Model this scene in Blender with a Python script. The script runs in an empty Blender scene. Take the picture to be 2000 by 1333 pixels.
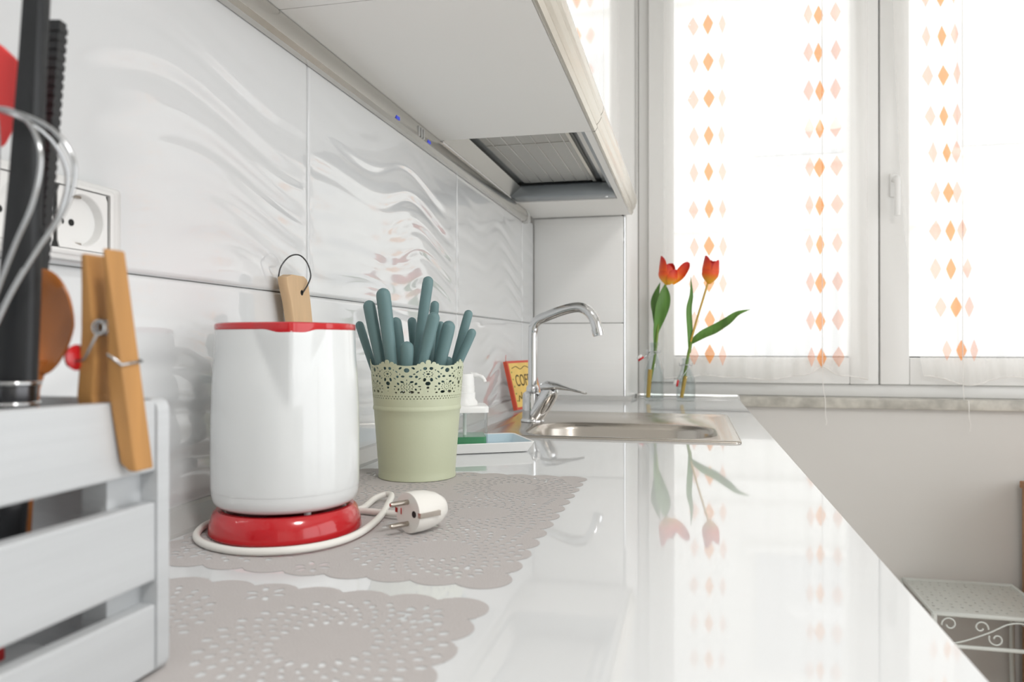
import bpy, bmesh, math, random
import numpy as np
from mathutils import Vector, Matrix
random.seed(7)
S = bpy.context.scene
COL = S.collection
PI = math.pi

# ------------------------------------------------------------------ camera
cam_d = bpy.data.cameras.new('camera'); cam = bpy.data.objects.new('camera', cam_d); COL.objects.link(cam)
YAW, PIT = math.atan(345/1500.0), math.atan(3/1500.0)
CAM = Vector((0.454, 0.0, 1.07))
cam.location = CAM
cam.rotation_euler = (PI/2 + PIT, 0, YAW)
cam_d.sensor_width = 36; cam_d.lens = 27.0; cam_d.clip_start = .02
cam_d.dof.use_dof = True; cam_d.dof.focus_distance = 0.98; cam_d.dof.aperture_fstop = 8.0
S.camera = cam
# ------------------------------------------------------------------ sky
W = bpy.data.worlds.new('sky'); S.world = W; W.use_nodes = True
bg = W.node_tree.nodes['Background']
bg.inputs['Color'].default_value = (0.98, 0.99, 1.0, 1); bg.inputs['Strength'].default_value = 1.65
# ------------------------------------------------------------------ daylight portals in the window and in the added side opening
def portal(name, loc, rot, sx, sy):
    l = bpy.data.lights.new(name, 'AREA'); l.shape = 'RECTANGLE'; l.size = sx; l.size_y = sy
    l.cycles.is_portal = True
    o = bpy.data.objects.new(name, l); o.location = loc; o.rotation_euler = rot; COL.objects.link(o)
portal('window_portal', (1.0, 2.60, 1.58), (-PI/2, 0, 0), 1.5, 1.5)
portal('added_opening_portal', (2.78, .1, 1.2), (0, PI/2, 0), 2.4, 3.0)
S.cycles.transparent_max_bounces = 32
# ------------------------------------------------------------------ exposure
S.view_settings.view_transform = 'Standard'; S.view_settings.look = 'None'
S.view_settings.exposure = 0.55; S.view_settings.gamma = 1.0; S.view_settings.use_curve_mapping = False

# ================================================================== materials
def lin(c):
    return tuple((v/12.92 if v <= .04045 else ((v+.055)/1.055)**2.4) for v in (x/255.0 for x in c))
MATS = {}
def mat(name, rgb, rough=.5, metal=0.0, coat=0.0, spec=.5, noise=None, bump=None, **kw):
    """Principled; noise=(scale, amount, stretch) varies the colour, bump=(scale, strength, stretch) adds fine relief"""
    m = bpy.data.materials.new(name); m.use_nodes = True; nt = m.node_tree; b = nt.nodes['Principled BSDF']
    c = lin(rgb)
    b.inputs['Base Color'].default_value = (*c, 1); b.inputs['Roughness'].default_value = rough
    b.inputs['Metallic'].default_value = metal; b.inputs['Coat Weight'].default_value = coat
    b.inputs['Coat Roughness'].default_value = .03; b.inputs['Specular IOR Level'].default_value = spec
    for k, v in kw.items(): b.inputs[k.replace('_', ' ')].default_value = v
    if noise or bump:
        tc = nt.nodes.new('ShaderNodeTexCoord')
        def nz(sc, st, det=4):
            mp = nt.nodes.new('ShaderNodeMapping'); mp.inputs['Scale'].default_value = st
            nt.links.new(tc.outputs['Object'], mp.inputs['Vector'])
            n = nt.nodes.new('ShaderNodeTexNoise'); n.inputs['Scale'].default_value = sc; n.inputs['Detail'].default_value = det
            nt.links.new(mp.outputs['Vector'], n.inputs['Vector']); return n
        if noise:
            n = nz(noise[0], noise[2]); r = nt.nodes.new('ShaderNodeValToRGB')
            a = noise[1]; d = noise[3] if len(noise) > 3 else tuple(max(0, v*(1-a)) for v in c)
            r.color_ramp.elements[0].position = .33; r.color_ramp.elements[1].position = .67
            r.color_ramp.elements[0].color = (*d, 1); r.color_ramp.elements[1].color = (*[min(1, v*(1+a*.4)) for v in c], 1)
            nt.links.new(n.outputs['Fac'], r.inputs['Fac']); nt.links.new(r.outputs['Color'], b.inputs['Base Color'])
        if bump:
            n = nz(bump[0], bump[2], 3); bp = nt.nodes.new('ShaderNodeBump'); bp.inputs['Strength'].default_value = bump[1]
            bp.inputs['Distance'].default_value = .002
            nt.links.new(n.outputs['Fac'], bp.inputs['Height']); nt.links.new(bp.outputs['Normal'], b.inputs['Normal'])
    MATS[name] = m
    return m
I1 = (1, 1, 1)
mat('tile', (226, 228, 229), .04, coat=.6, bump=(30, .02, I1))
mat('tile_fine', (243, 243, 241), .10, coat=.2, bump=(40, .35, (.08, 1, 2.2)))
mat('grout', (205, 204, 200), .8)
mat('paint', (215, 213, 209), .75, bump=(120, .06, I1))
mat('paint_white', (238, 237, 234), .7)
mat('floor', (200, 192, 184), .4, noise=(6, .2, (1, 8, 1)))
mat('counter', (228, 230, 231), .035, coat=.15)
mat('cab_under', (246, 246, 243), .45)
mat('cab_gloss', (243, 243, 241), .03, coat=.7)
mat('alu', (205, 203, 198), .24, metal=1.0, bump=(60, .05, (1, .03, 1)))
mat('alu_warm', (206, 201, 190), .22, metal=1.0)
mat('hood_grey', (150, 157, 162), .35, metal=.35)
mat('filter', (190, 190, 186), .38, metal=.7, bump=(500, .5, I1))
mat('steel', (196, 190, 182), .24, metal=1.0, bump=(90, .06, (1, .05, 1)))
mat('chrome', (214, 215, 216), .055, metal=1.0)
mat('pvc', (240, 240, 238), .3)
mat('marble', (196, 193, 184), .3, noise=(28, .28, I1))
mat('seal', (205, 205, 203), .2, metal=.25)
mat('crate', (194, 197, 199), .55, noise=(14, .05, (1, .2, 3)), bump=(60, .25, (1, .1, 3)))
mat('pin_wood', (188, 138, 80), .55, noise=(60, .16, (2, 2, .12)))
mat('spoon_wood', (190, 116, 56), .38, noise=(45, .22, (1, 1, .3)), coat=.2)
mat('pale_wood', (214, 182, 143), .55, noise=(60, .12, (1, 1, .1)))
mat('brown_wood', (172, 124, 86), .5, noise=(20, .3, (1, 1, .15)))
mat('wire', (190, 192, 194), .2, metal=1.0)
mat('black', (26, 28, 31), .5, bump=(200, .1, (1, 1, .2)))
mat('dark_steel', (88, 88, 90), .2, metal=.9)
mat('red', (196, 28, 36), .16, coat=.4)
mat('red_soft', (226, 62, 62), .4)
mat('kettle_white', (226, 229, 229), .14, coat=.35)
mat('cord_white', (236, 234, 228), .4)
mat('pot', (198, 204, 176), .42, bump=(300, .05, I1))
mat('teal', (104, 134, 136), .5, bump=(250, .06, I1))
mat('mat_grey', (190, 185, 183), .8, bump=(900, .25, I1))
mat('pin_metal', (176, 168, 158), .25, metal=1.0)
mat('hole', (12, 12, 12), .6)
mat('socket', (238, 238, 236), .28)
mat('sign_yellow', (240, 205, 116), .6, noise=(30, .08, I1))
mat('sign_red', (214, 84, 58), .5)
mat('sign_ink', (70, 56, 36), .7)
mat('sign_green', (128, 150, 72), .7)
mat('tray_blue', (190, 213, 224), .25)
mat('pump', (242, 242, 240), .3)
mat('stem', (120, 150, 60), .5, noise=(30, .2, (1, 1, .2)))
mat('stem_tan', (206, 168, 74), .5)
mat('leaf', (98, 146, 62), .45, noise=(50, .3, (1, 1, .1)))
mat('cord_sheer', (240, 238, 234), .7)
mat('stand', (206, 209, 204), .45)
mat('facade', (210, 208, 203), .9)
mat('facade_dark', (184, 184, 184), .6)
mat('blue_reflection', (70, 90, 255), .3)

def petal_mat():
    m = mat('petal', (230, 70, 20), .5); nt = m.node_tree; b = nt.nodes['Principled BSDF']
    a = nt.nodes.new('ShaderNodeAttribute'); a.attribute_name = 'along'
    r = nt.nodes.new('ShaderNodeValToRGB'); e = r.color_ramp.elements
    e[0].position = .16; e[0].color = (*lin((244, 176, 44)), 1); e[1].position = .92; e[1].color = (*lin((206, 38, 34)), 1)
    k = e.new(.5); k.color = (*lin((238, 92, 30)), 1)
    nt.links.new(a.outputs['Fac'], r.inputs['Fac']); nt.links.new(r.outputs['Color'], b.inputs['Base Color'])
    b.inputs['Subsurface Weight'].default_value = .15; b.inputs['Subsurface Radius'].default_value = (.01, .004, .002)
petal_mat()
def glass_mat(name, tint, gloss=.12, rough=.01):
    m = bpy.data.materials.new(name); m.use_nodes = True; nt = m.node_tree; nt.nodes.clear()
    out = nt.nodes.new('ShaderNodeOutputMaterial'); mx = nt.nodes.new('ShaderNodeMixShader')
    t = nt.nodes.new('ShaderNodeBsdfTransparent'); t.inputs['Color'].default_value = (*tint, 1)
    g = nt.nodes.new('ShaderNodeBsdfGlossy'); g.inputs['Roughness'].default_value = rough
    lw = nt.nodes.new('ShaderNodeLayerWeight'); lw.inputs['Blend'].default_value = .5
    pw = nt.nodes.new('ShaderNodeMath'); pw.operation = 'POWER'; pw.inputs[1].default_value = 3.0
    ml = nt.nodes.new('ShaderNodeMath'); ml.operation = 'MULTIPLY_ADD'; ml.inputs[1].default_value = gloss; ml.inputs[2].default_value = .02
    nt.links.new(lw.outputs['Facing'], pw.inputs[0]); nt.links.new(pw.outputs[0], ml.inputs[0]); nt.links.new(ml.outputs[0], mx.inputs['Fac']); nt.links.new(t.outputs[0], mx.inputs[1]); nt.links.new(g.outputs[0], mx.inputs[2])
    nt.links.new(mx.outputs[0], out.inputs['Surface']); MATS[name] = m
glass_mat('pane', (.98, .985, .985), .4); glass_mat('bottle_glass', (.915, .935, .935), .8)
def sheer(name, rgb, see):
    m = bpy.data.materials.new(name); m.use_nodes = True; nt = m.node_tree; nt.nodes.clear()
    out = nt.nodes.new('ShaderNodeOutputMaterial'); mx = nt.nodes.new('ShaderNodeMixShader'); m2 = nt.nodes.new('ShaderNodeMixShader')
    t = nt.nodes.new('ShaderNodeBsdfTransparent'); t.inputs['Color'].default_value = (1, 1, 1, 1)
    tl = nt.nodes.new('ShaderNodeBsdfTranslucent'); df = nt.nodes.new('ShaderNodeBsdfDiffuse')
    for n in (tl, df): n.inputs['Color'].default_value = (*lin(rgb), 1)
    m2.inputs['Fac'].default_value = .5; mx.inputs['Fac'].default_value = 1-see
    nt.links.new(tl.outputs[0], m2.inputs[1]); nt.links.new(df.outputs[0], m2.inputs[2])
    nt.links.new(t.outputs[0], mx.inputs[1]); nt.links.new(m2.outputs[0], mx.inputs[2]); nt.links.new(mx.outputs[0], out.inputs['Surface'])
    MATS[name] = m
sheer('sheer', (250, 249, 247), .55); sheer('diamond_orange', (255, 170, 85), .25); sheer('diamond_peach', (250, 176, 134), .55)
def liquid():
    m = mat('soap', (98, 178, 128), .08); b = m.node_tree.nodes['Principled BSDF']
    b.inputs['Transmission Weight'].default_value = .35; b.inputs['IOR'].default_value = 1.33
liquid()

# ================================================================== mesh helpers
def obj(name, bm, m, parent=None, smooth=None, loc=None):
    me = bpy.data.meshes.new(name); bm.to_mesh(me); bm.free()
    return link(name, me, m, parent, smooth, loc)
def link(name, me, m, parent=None, smooth=None, loc=None):
    o = bpy.data.objects.new(name, me); COL.objects.link(o)
    if m and not me.materials: me.materials.append(MATS[m])
    if parent: o.parent = parent
    if loc is not None: o.location = loc
    if smooth is not None:
        me.shade_smooth()
        if smooth < 180:
            me.set_sharp_from_angle(angle=math.radians(smooth))
    return o
def thing(name, label, cat, loc=(0, 0, 0), group=None, rot=(0, 0, 0)):
    o = bpy.data.objects.new(name, None); COL.objects.link(o); o.location = loc; o.rotation_euler = rot; o.empty_display_size = .02
    return tag(o, label, cat, group)
def tag(o, label, cat, group=None):
    o['label'] = label; o['category'] = cat
    if group: o['group'] = group
    return o
def struct(o, label=None):
    o['kind'] = 'structure'
    if label: o['label'] = label
    return o
def sempty(name, label=None, loc=(0, 0, 0)):
    o = bpy.data.objects.new(name, None); COL.objects.link(o); o.location = loc; return struct(o, label)
def box(bm, x0, x1, y0, y1, z0, z1, bev=0, seg=2, mtx=None):
    vs = [bm.verts.new((x, y, z)) for z in (z0, z1) for y in (y0, y1) for x in (x0, x1)]
    fs = [bm.faces.new([vs[i] for i in q]) for q in ((0, 2, 3, 1), (4, 5, 7, 6), (0, 1, 5, 4), (2, 6, 7, 3), (0, 4, 6, 2), (1, 3, 7, 5))]
    if bev:
        es = list({e for f in fs for e in f.edges})
        r = bmesh.ops.bevel(bm, geom=es, offset=bev, segments=seg, affect='EDGES', profile=.5, clamp_overlap=True)
        if mtx: bmesh.ops.transform(bm, matrix=mtx, verts=list({v for f in r['faces'] for v in f.verts} | {v for v in vs if v.is_valid}))
    elif mtx: bmesh.ops.transform(bm, matrix=mtx, verts=vs)
    return bm
def B(*a, **k): return box(bmesh.new(), *a, **k)
def catmull(P, n=8):
    P = [Vector(p) for p in P]; Q = [P[0]*2-P[1]] + P + [P[-1]*2-P[-2]]; out = []
    for i in range(1, len(Q)-2):
        a, b, c, d = Q[i-1:i+3]
        for k in range(n):
            t = k/n
            out.append(.5*((2*b)+(c-a)*t+(2*a-5*b+4*c-d)*t*t+(3*b-a-3*c+d)*t**3))
    out.append(P[-1]); return out
def tube(bm, pts, r, seg=10, cap=True, flat=1.0, closed=False):
    pts = [Vector(p) for p in pts]; n = len(pts); R = r if hasattr(r, '__len__') else [r]*n
    T = []
    for i in range(n):
        a = pts[(i-1) % n] if closed else pts[max(i-1, 0)]; b = pts[(i+1) % n] if closed else pts[min(i+1, n-1)]
        T.append((b-a).normalized())
    up = Vector((0, 0, 1)) if abs(T[0].z) < .9 else Vector((1, 0, 0))
    N = (up - T[0]*up.dot(T[0])).normalized(); rings = []
    for i in range(n):
        if i: N = (N - T[i]*N.dot(T[i])).normalized()
        Bn = T[i].cross(N)
        rings.append([bm.verts.new(pts[i] + R[i]*(math.cos(2*PI*k/seg)*N + flat*math.sin(2*PI*k/seg)*Bn)) for k in range(seg)])
    for i in range(n if closed else n-1):
        A, Bq = rings[i], rings[(i+1) % n]
        for k in range(seg): bm.faces.new((A[k], A[(k+1) % seg], Bq[(k+1) % seg], Bq[k]))
    if cap and not closed:
        bm.faces.new(rings[0][::-1]); bm.faces.new(rings[-1])
    return bm
def T_(*a, **k): return tube(bmesh.new(), *a, **k)
def lathe(bm, prof, seg=48, c=(0, 0, 0), cap=False):
    """prof = [(r, z), ...] bottom to top, closed at r = 0"""
    rings = []
    for r, z in prof:
        if r <= 1e-6: rings.append([bm.verts.new((c[0], c[1], c[2]+z))])
        else: rings.append([bm.verts.new((c[0]+r*math.cos(2*PI*k/seg), c[1]+r*math.sin(2*PI*k/seg), c[2]+z)) for k in range(seg)])
    for A, D in zip(rings, rings[1:]):
        for k in range(seg):
            j = (k+1) % seg
            if len(A) == 1 and len(D) == 1: continue
            if len(A) == 1: bm.faces.new((A[0], D[j], D[k]))
            elif len(D) == 1: bm.faces.new((A[k], A[j], D[0]))
            else: bm.faces.new((A[k], A[j], D[j], D[k]))
    return bm
def L_(*a, **k): return lathe(bmesh.new(), *a, **k)
def prism(bm, poly, axis, a, b):
    """extrude a 2-D polygon along an axis ('x','y','z') from a to b"""
    def P(u, v, w): return {'x': (w, u, v), 'y': (u, w, v), 'z': (u, v, w)}[axis]
    A = [bm.verts.new(P(u, v, a)) for u, v in poly]; D = [bm.verts.new(P(u, v, b)) for u, v in poly]; n = len(poly)
    for k in range(n): bm.faces.new((A[k], A[(k+1) % n], D[(k+1) % n], D[k]))
    bm.faces.new(A[::-1]); bm.faces.new(D)
    bmesh.ops.recalc_face_normals(bm, faces=bm.faces)
    return bm
def Pz(poly, axis, a, b): return prism(bmesh.new(), poly, axis, a, b)
def rrect(x0, x1, y0, y1, r, n=6):
    out = []
    for cx, cy, a0 in ((x1-r, y1-r, 0), (x0+r, y1-r, 90), (x0+r, y0+r, 180), (x1-r, y0+r, 270)):
        for k in range(n+1):
            a = math.radians(a0 + 90*k/n); out.append((cx+r*math.cos(a), cy+r*math.sin(a)))
    return out
def loft(bm, loops, close_last=True, close_first=False):
    R = [[bm.verts.new(p) for p in L] for L in loops]; n = len(R[0])
    for A, D in zip(R, R[1:]):
        for k in range(n): bm.faces.new((A[k], A[(k+1) % n], D[(k+1) % n], D[k]))
    if close_last: bm.faces.new(R[-1])
    if close_first: bm.faces.new(R[0][::-1])
    bmesh.ops.recalc_face_normals(bm, faces=bm.faces)
    return bm
def cut_sheet(na, nb, La, Lb, sdf, mapf, skirt=None):
    """sheet of na x nb cells over [0,La]x[0,Lb] cut to sdf(a,b) < 0 with vertices drawn onto the outline; mapf -> 3-D; skirt(a,b) -> the back side"""
    a = np.linspace(0, La, na+1); b = np.linspace(0, Lb, nb+1); A, Bb = np.meshgrid(a, b, indexing='ij')
    A = A.copy(); Bb = Bb.copy(); e = min(La/na, Lb/nb); h = e*.2
    for _ in range(2):
        F = sdf(A, Bb); gx = (sdf(A+h, Bb)-sdf(A-h, Bb))/(2*h); gy = (sdf(A, Bb+h)-sdf(A, Bb-h))/(2*h)
        g2 = np.maximum(gx*gx+gy*gy, .05); near = np.abs(F)/np.sqrt(g2) < e*.62
        st = np.where(near, F/g2, 0); A -= np.clip(st*gx, -e*.6, e*.6); Bb -= np.clip(st*gy, -e*.6, e*.6)
    ca = (A[:-1, :-1]+A[1:, :-1]+A[1:, 1:]+A[:-1, 1:])/4; cb = (Bb[:-1, :-1]+Bb[1:, :-1]+Bb[1:, 1:]+Bb[:-1, 1:])/4
    keep = sdf(ca, cb) < 0
    idx = np.arange((na+1)*(nb+1)).reshape(na+1, nb+1)
    q = np.stack([idx[:-1, :-1], idx[1:, :-1], idx[1:, 1:], idx[:-1, 1:]], -1)[keep]
    V = mapf(A.ravel(), Bb.ravel()); faces = q
    if skirt is not None:
        V2 = skirt(A.ravel(), Bb.ravel()); off = len(V); V = np.concatenate([V, V2])
        ed = np.concatenate([q[:, [0, 1]], q[:, [1, 2]], q[:, [2, 3]], q[:, [3, 0]]])
        key = np.sort(ed, 1); k1 = key[:, 0].astype(np.int64)*10**7+key[:, 1]; u, inv, cnt = np.unique(k1, return_inverse=True, return_counts=True)
        bd = ed[cnt[inv] == 1]
        faces = np.concatenate([q, np.stack([bd[:, 1], bd[:, 0], bd[:, 0]+off, bd[:, 1]+off], -1)])
    used = np.unique(faces); rm = np.full(len(V), -1); rm[used] = np.arange(len(used))
    return V[used], rm[faces]
def np_mesh(name, V, Fq):
    me = bpy.data.meshes.new(name); me.from_pydata(V.tolist(), [], Fq.tolist()); me.update(); return me
FW = Vector((-math.sin(YAW)*math.cos(PIT), math.cos(YAW)*math.cos(PIT), math.sin(PIT))); RT = Vector((math.cos(YAW), math.sin(YAW), 0)); UP = RT.cross(FW)

# ================================================================== the room
CT = .90      # worktop height
struct(obj('floor', B(-.02, 2.72, -2.22, 2.62, -.05, 0), 'floor'))
struct(obj('ceiling', B(-.02, 2.72, -2.22, 2.62, 2.6, 2.65), 'paint_white'))
wl = struct(obj('wall_left', B(-.12, -.0085, -2.22, 2.62, 0, 2.6), 'grout'))
struct(obj('wall_near', B(-.02, 2.72, -2.3, -2.2, 0, 2.6), 'paint_white'))
bm = bmesh.new()   # right wall, its wide opening added out of view to brighten the room
box(bm, 2.7, 2.8, -2.22, -1.4, 0, 2.6); box(bm, 2.7, 2.8, 1.6, 2.62, 0, 2.6); box(bm, 2.7, 2.8, -1.4, 1.6, 2.4, 2.6)
struct(obj('wall_right', bm, 'paint_white'))
d = sempty('added_door_1', 'white door frame in the daylight opening added to the unseen right wall')
bm = bmesh.new()
for y in (-1.4, .06, 1.52): box(bm, 2.72, 2.78, y, y+.08, 0, 2.4)
box(bm, 2.72, 2.78, -1.4, 1.6, 2.33, 2.4); box(bm, 2.72, 2.78, -1.4, 1.6, 0, .06)
obj('frame', bm, 'pvc', d)
# far wall with the window opening
WY = 2.425
bm = bmesh.new()
box(bm, -.02, 2.72, WY, 2.62, 0, .876); box(bm, -.02, .297, WY, 2.62, .876, 2.6)
box(bm, 1.73, 2.72, WY, 2.62, .876, 2.6); box(bm, .297, 1.73, WY, 2.62, 2.36, 2.6)
struct(obj('wall_far', bm, 'paint'))
# marble sill
struct(obj('trim_1', B(.605, 1.76, 2.405, 2.53, .877, .9065, bev=.003), 'marble', smooth=30), 'grey marble window sill')

# ---- wave tiles on the left wall: each tile a piece of its own
TW, TH = .62, .30
def tile_mesh(name, w, h, t0=0.0, ns=220, nt=110):
    s = np.linspace(0, w, ns+1); t = np.linspace(0, h, nt+1); Sg, Tg = np.meshgrid(s, t, indexing='ij'); tt = Tg + t0
    ph = (tt + .015*np.sin(2*PI*Sg/.62+.2+3*tt) + .0085*np.sin(2*PI*Sg/.31+1.1+14*tt) + .03*Sg)/.044
    amp = (.62+.38*np.sin(2*PI*Sg/.62+16*tt+.9))*(.82+.18*np.sin(2*PI*(tt-.02)/.30-.5))*np.clip((.275-tt)/.05, .15, 1)
    hgt = .00125*np.maximum(amp, .08)*(np.sin(2*PI*ph)+.30*np.sin(4*PI*ph+.9))
    edge = np.minimum(np.minimum(Sg, w-Sg), np.minimum(Tg, h-Tg)); hgt *= np.clip(edge/.012, 0, 1)
    hgt -= .0016*np.clip(1-edge/.0022, 0, 1)**2
    V = np.stack([hgt, Sg, Tg], -1).reshape(-1, 3); idx = np.arange((ns+1)*(nt+1)).reshape(ns+1, nt+1)
    q = np.stack([idx[:-1, :-1], idx[1:, :-1], idx[1:, 1:], idx[:-1, 1:]], -1).reshape(-1, 4)
    loop = np.concatenate([idx[:, 0], idx[-1, 1:], idx[::-1, -1][1:], idx[0, ::-1][1:-1]])
    off = len(V); Vb = V[loop].copy(); Vb[:, 0] = -.008; V = np.concatenate([V, Vb]); n = len(loop)
    k = np.arange(n); j = (k+1) % n
    q2 = np.stack([loop[j], loop[k], off+k, off+j], -1)
    me = np_mesh(name, V, np.concatenate([q, q2])); me.shade_smooth(); me.materials.append(MATS['tile']); return me
J = .0016
full = tile_mesh('tile', TW-J, TH-J); low = tile_mesh('tile', TW-J, .2265, TH-.228, nt=84)
ROWS = [(CT+.0005, low), (1.1283, full)]
for y0 in (-1.0, -.38, .24, .86, 1.48):
    for z0, me in ROWS:
        link('tile', me, None, wl, loc=(0, y0+J/2, z0))
last = tile_mesh('tile', .158, TH-J, ns=60); lastl = tile_mesh('tile', .158, .2265, TH-.228, ns=60, nt=84)
for z0, me in ((CT+.0005, lastl), (1.1283, last)): link('tile', me, None, wl, loc=(0, 2.10+J/2, z0))

# ---- tiled boxing in the far corner, splayed towards the window
wb = struct(obj('wall_boxing', Pz([(-.008, 2.272), (.262, 2.272), (.292, 2.424), (-.008, 2.424)], 'z', CT, 2.6), 'paint_white'), 'tiled pipe boxing in the far corner')
for k, (z0, z1) in enumerate(((CT+.012, 1.1265), (1.1285, 1.441))):
    obj('tile', B(.001, .268, 2.2645, 2.2715, z0, z1, bev=.0012), 'tile_fine', wb, smooth=30)
bmr = bmesh.new(); loft(bmr, [[(.2725, 2.266, z), (.2775, 2.2665, z), (.2985, 2.4235, z), (.2935, 2.4235, z)] for z in (CT+.012, 1.60)], True, True)
obj('reveal_board', bmr, 'pvc', wb)
obj('corner_profile', T_([(.271, 2.267, CT+.012), (.271, 2.267, 1.45)], .0028, 8), 'chrome', wb, smooth=40)
struct(obj('trim_2', Pz([(0, CT), (.020, CT), (.019, CT+.004), (.006, CT+.019), (0, CT+.021)], 'y', -.6, 2.26), 'seal'), 'silver sealing strip along the wall and worktop')
struct(obj('trim_3', Pz([(2.2645, CT), (2.240, CT), (2.241, CT+.004), (2.256, CT+.0125), (2.2645, CT+.0135)], 'x', .02, .292), 'seal'), 'sealing strip under the tiled boxing')
struct(obj('trim_4', B(.300, .6005, 2.408, 2.4235, CT+.0003, CT+.0065, bev=.002), 'seal', smooth=30), 'pale edging strip at the far end of the worktop')

# ---- window with two sashes
wn = sempty('window_1', 'white double sash window behind sheer curtains')
Y0, Y1 = 2.475, 2.545
bm = bmesh.new()
box(bm, .298, .338, Y0+.01, Y1, .9066, 2.36, bev=.003); box(bm, 1.67, 1.73, Y0+.01, Y1, .9066, 2.36, bev=.003)
box(bm, .338, 1.67, Y0+.01, Y1, .9066, .944, bev=.003); box(bm, .338, 1.67, Y0+.01, Y1, 2.31, 2.36, bev=.003)
obj('frame', bm, 'pvc', wn, smooth=30)
def sash(x0, x1, handle):
    bm = bmesh.new(); z0, z1 = .945, 2.31; w = .080; g = .014
    for (a, b, c, e) in ((x0, x0+w, z0, z1), (x1-w, x1, z0, z1), (x0+w, x1-w, z0, z0+w), (x0+w, x1-w, z1-w, z1)):
        box(bm, a, b, Y0-.008, Y1-.012, c, e, bev=.004)
    s = obj('sash', bm, 'pvc', wn, smooth=30)
    obj('pane', B(x0+w-.005, x1-w+.005, Y0+.022, Y0+.026, z0+w-.005, z1-w+.005), 'pane', s)
    obj('gasket', B(x0+w, x1-w, Y0+.016, Y0+.020, z0+w, z0+w+.004), 'dark_steel', s)
    if handle:
        h = B(x0+.025, x0+.050, Y0-.016, Y0-.008, 1.50, 1.57, bev=.004); tube(h, catmull([(x0+.037, Y0-.014, 1.55), (x0+.037, Y0-.045, 1.55), (x0+.037, Y0-.050, 1.53), (x0+.037, Y0-.048, 1.44)], 6), .008, 10)
        obj('handle', h, 'pvc', s, smooth=40)
sash(.330, 1.0045, False); sash(1.0085, 1.678, True)

# ================================================================== worktop, base units
SX0, SX1, SY0, SY1 = .062, .5416, 1.341, 1.842
def slab_hole(x0, x1, y0, y1, z0, z1, hx0, hx1, hy0, hy1):
    bm = bmesh.new()
    o = [(x0, y0), (x1, y0), (x1, y1), (x0, y1)]; i = [(hx0, hy0), (hx1, hy0), (hx1, hy1), (hx0, hy1)]
    vs = {}
    for z in (z0, z1):
        vs[z] = ([bm.verts.new((*p, z)) for p in o], [bm.verts.new((*p, z)) for p in i])
    for k in range(4):
        j = (k+1) % 4
        bm.faces.new((vs[z1][0][k], vs[z1][0][j], vs[z1][1][j], vs[z1][1][k])); bm.faces.new((vs[z0][0][j], vs[z0][0][k], vs[z0][1][k], vs[z0][1][j]))
        bm.faces.new((vs[z0][0][k], vs[z0][0][j], vs[z1][0][j], vs[z1][0][k])); bm.faces.new((vs[z0][1][j], vs[z0][1][k], vs[z1][1][k], vs[z1][1][j]))
    bmesh.ops.recalc_face_normals(bm, faces=bm.faces)
    return bm
ct = obj('worktop', slab_hole(.0005, .6005, -.6, 2.4075, CT-.038, CT, SX0+.012, SX1-.012, SY0+.012, SY1-.012), 'counter')
tag(ct, 'long glossy white kitchen worktop running to the window', 'worktop')
bv = ct.modifiers.new('edge', 'BEVEL'); bv.width = .002; bv.segments = 2; bv.limit_method = 'ANGLE'
names = ['white base cabinet nearest the viewer under the worktop', 'white base cabinet under the kettle end of the worktop', 'white base cabinet beside the sink unit', 'white sink base cabinet under the sink', 'white base cabinet under the worktop beside the window wall']
for k, (y0, y1) in enumerate(((-.6, 0), (0, .6), (.6, 1.2), (1.2, 1.9), (1.9, 2.405))):
    c = thing('base_cabinet', names[k], 'cabinet', (0, y0, 0), 'base cabinets under the worktop'); w = y1-y0
    bm = bmesh.new()
    for q in ((.02, .555, .001, .018, .1, .861), (.02, .555, w-.018, w-.001, .1, .861), (.02, .555, .018, w-.018, .1, .118), (.02, .03, .018, w-.018, .118, .861)): box(bm, *q)
    obj('body', bm, 'cab_under', c)
    dd = obj('door', B(.556, .575, .003, w-.003, .105, .815, bev=.0015), 'cab_gloss', c)
    obj('handle', B(.556, .578, .003, w-.003, .818, .858, bev=.004), 'alu_warm', dd)
    obj('plinth', B(.48, .50, 0.001, w-.001, .001, .1), 'cab_under', c)

# ================================================================== wall units and hood
UZ = 1.443; XF = .2905; DZ = 1.487; DX = .3085
def grip(y0, y1):   # aluminium grip profile under the doors
    pr = [(XF, UZ-.0005), (.2935, UZ), (.2975, UZ+.006), (.2965, UZ+.012), (.3005, UZ+.016), (.3045, UZ+.024), (.3035, UZ+.028), (.3065, UZ+.032), (.3085, UZ+.040), (.3085, UZ+.0425), (.296, UZ+.0425), (.288, UZ+.034), (.288, UZ)]
    return Pz(pr, 'y', y0, y1)
def wall_unit(label, y0, y1):
    c = thing('wall_cabinet', label, 'cabinet', (0, 0, 0), 'white wall cabinets over the worktop')
    bm = bmesh.new(); box(bm, .001, .2875, y0, y1, UZ, UZ+.018); box(bm, .001, .2875, y0, y0+.018, UZ+.018, 2.25); box(bm, .001, .2875, y1-.018, y1, UZ+.018, 2.25); box(bm, .001, .2875, y0+.018, y1-.018, 2.232, 2.25)
    obj('body', bm, 'cab_under', c)
    obj('door', B(.2895, DX, y0+.0012, y1-.0012, DZ, 2.25, bev=.001), 'cab_gloss', c)
    obj('grip_profile', grip(y0+.0005, y1-.0005), 'alu_warm', c)
wall_unit('white wall cabinet over the crate, nearest the viewer', -.42, .1785)
wall_unit('white wall cabinet over the kettle with a plain grey underside', .18, .7785)
wall_unit('white wall cabinet over the green pot, beside the extractor hood', .78, 1.3515)
h = thing('hood_cabinet', 'white wall cabinet with a built in extractor hood above the sink', 'extractor hood', (0, 0, 0))
y0, y1 = 1.353, 2.2575
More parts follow.
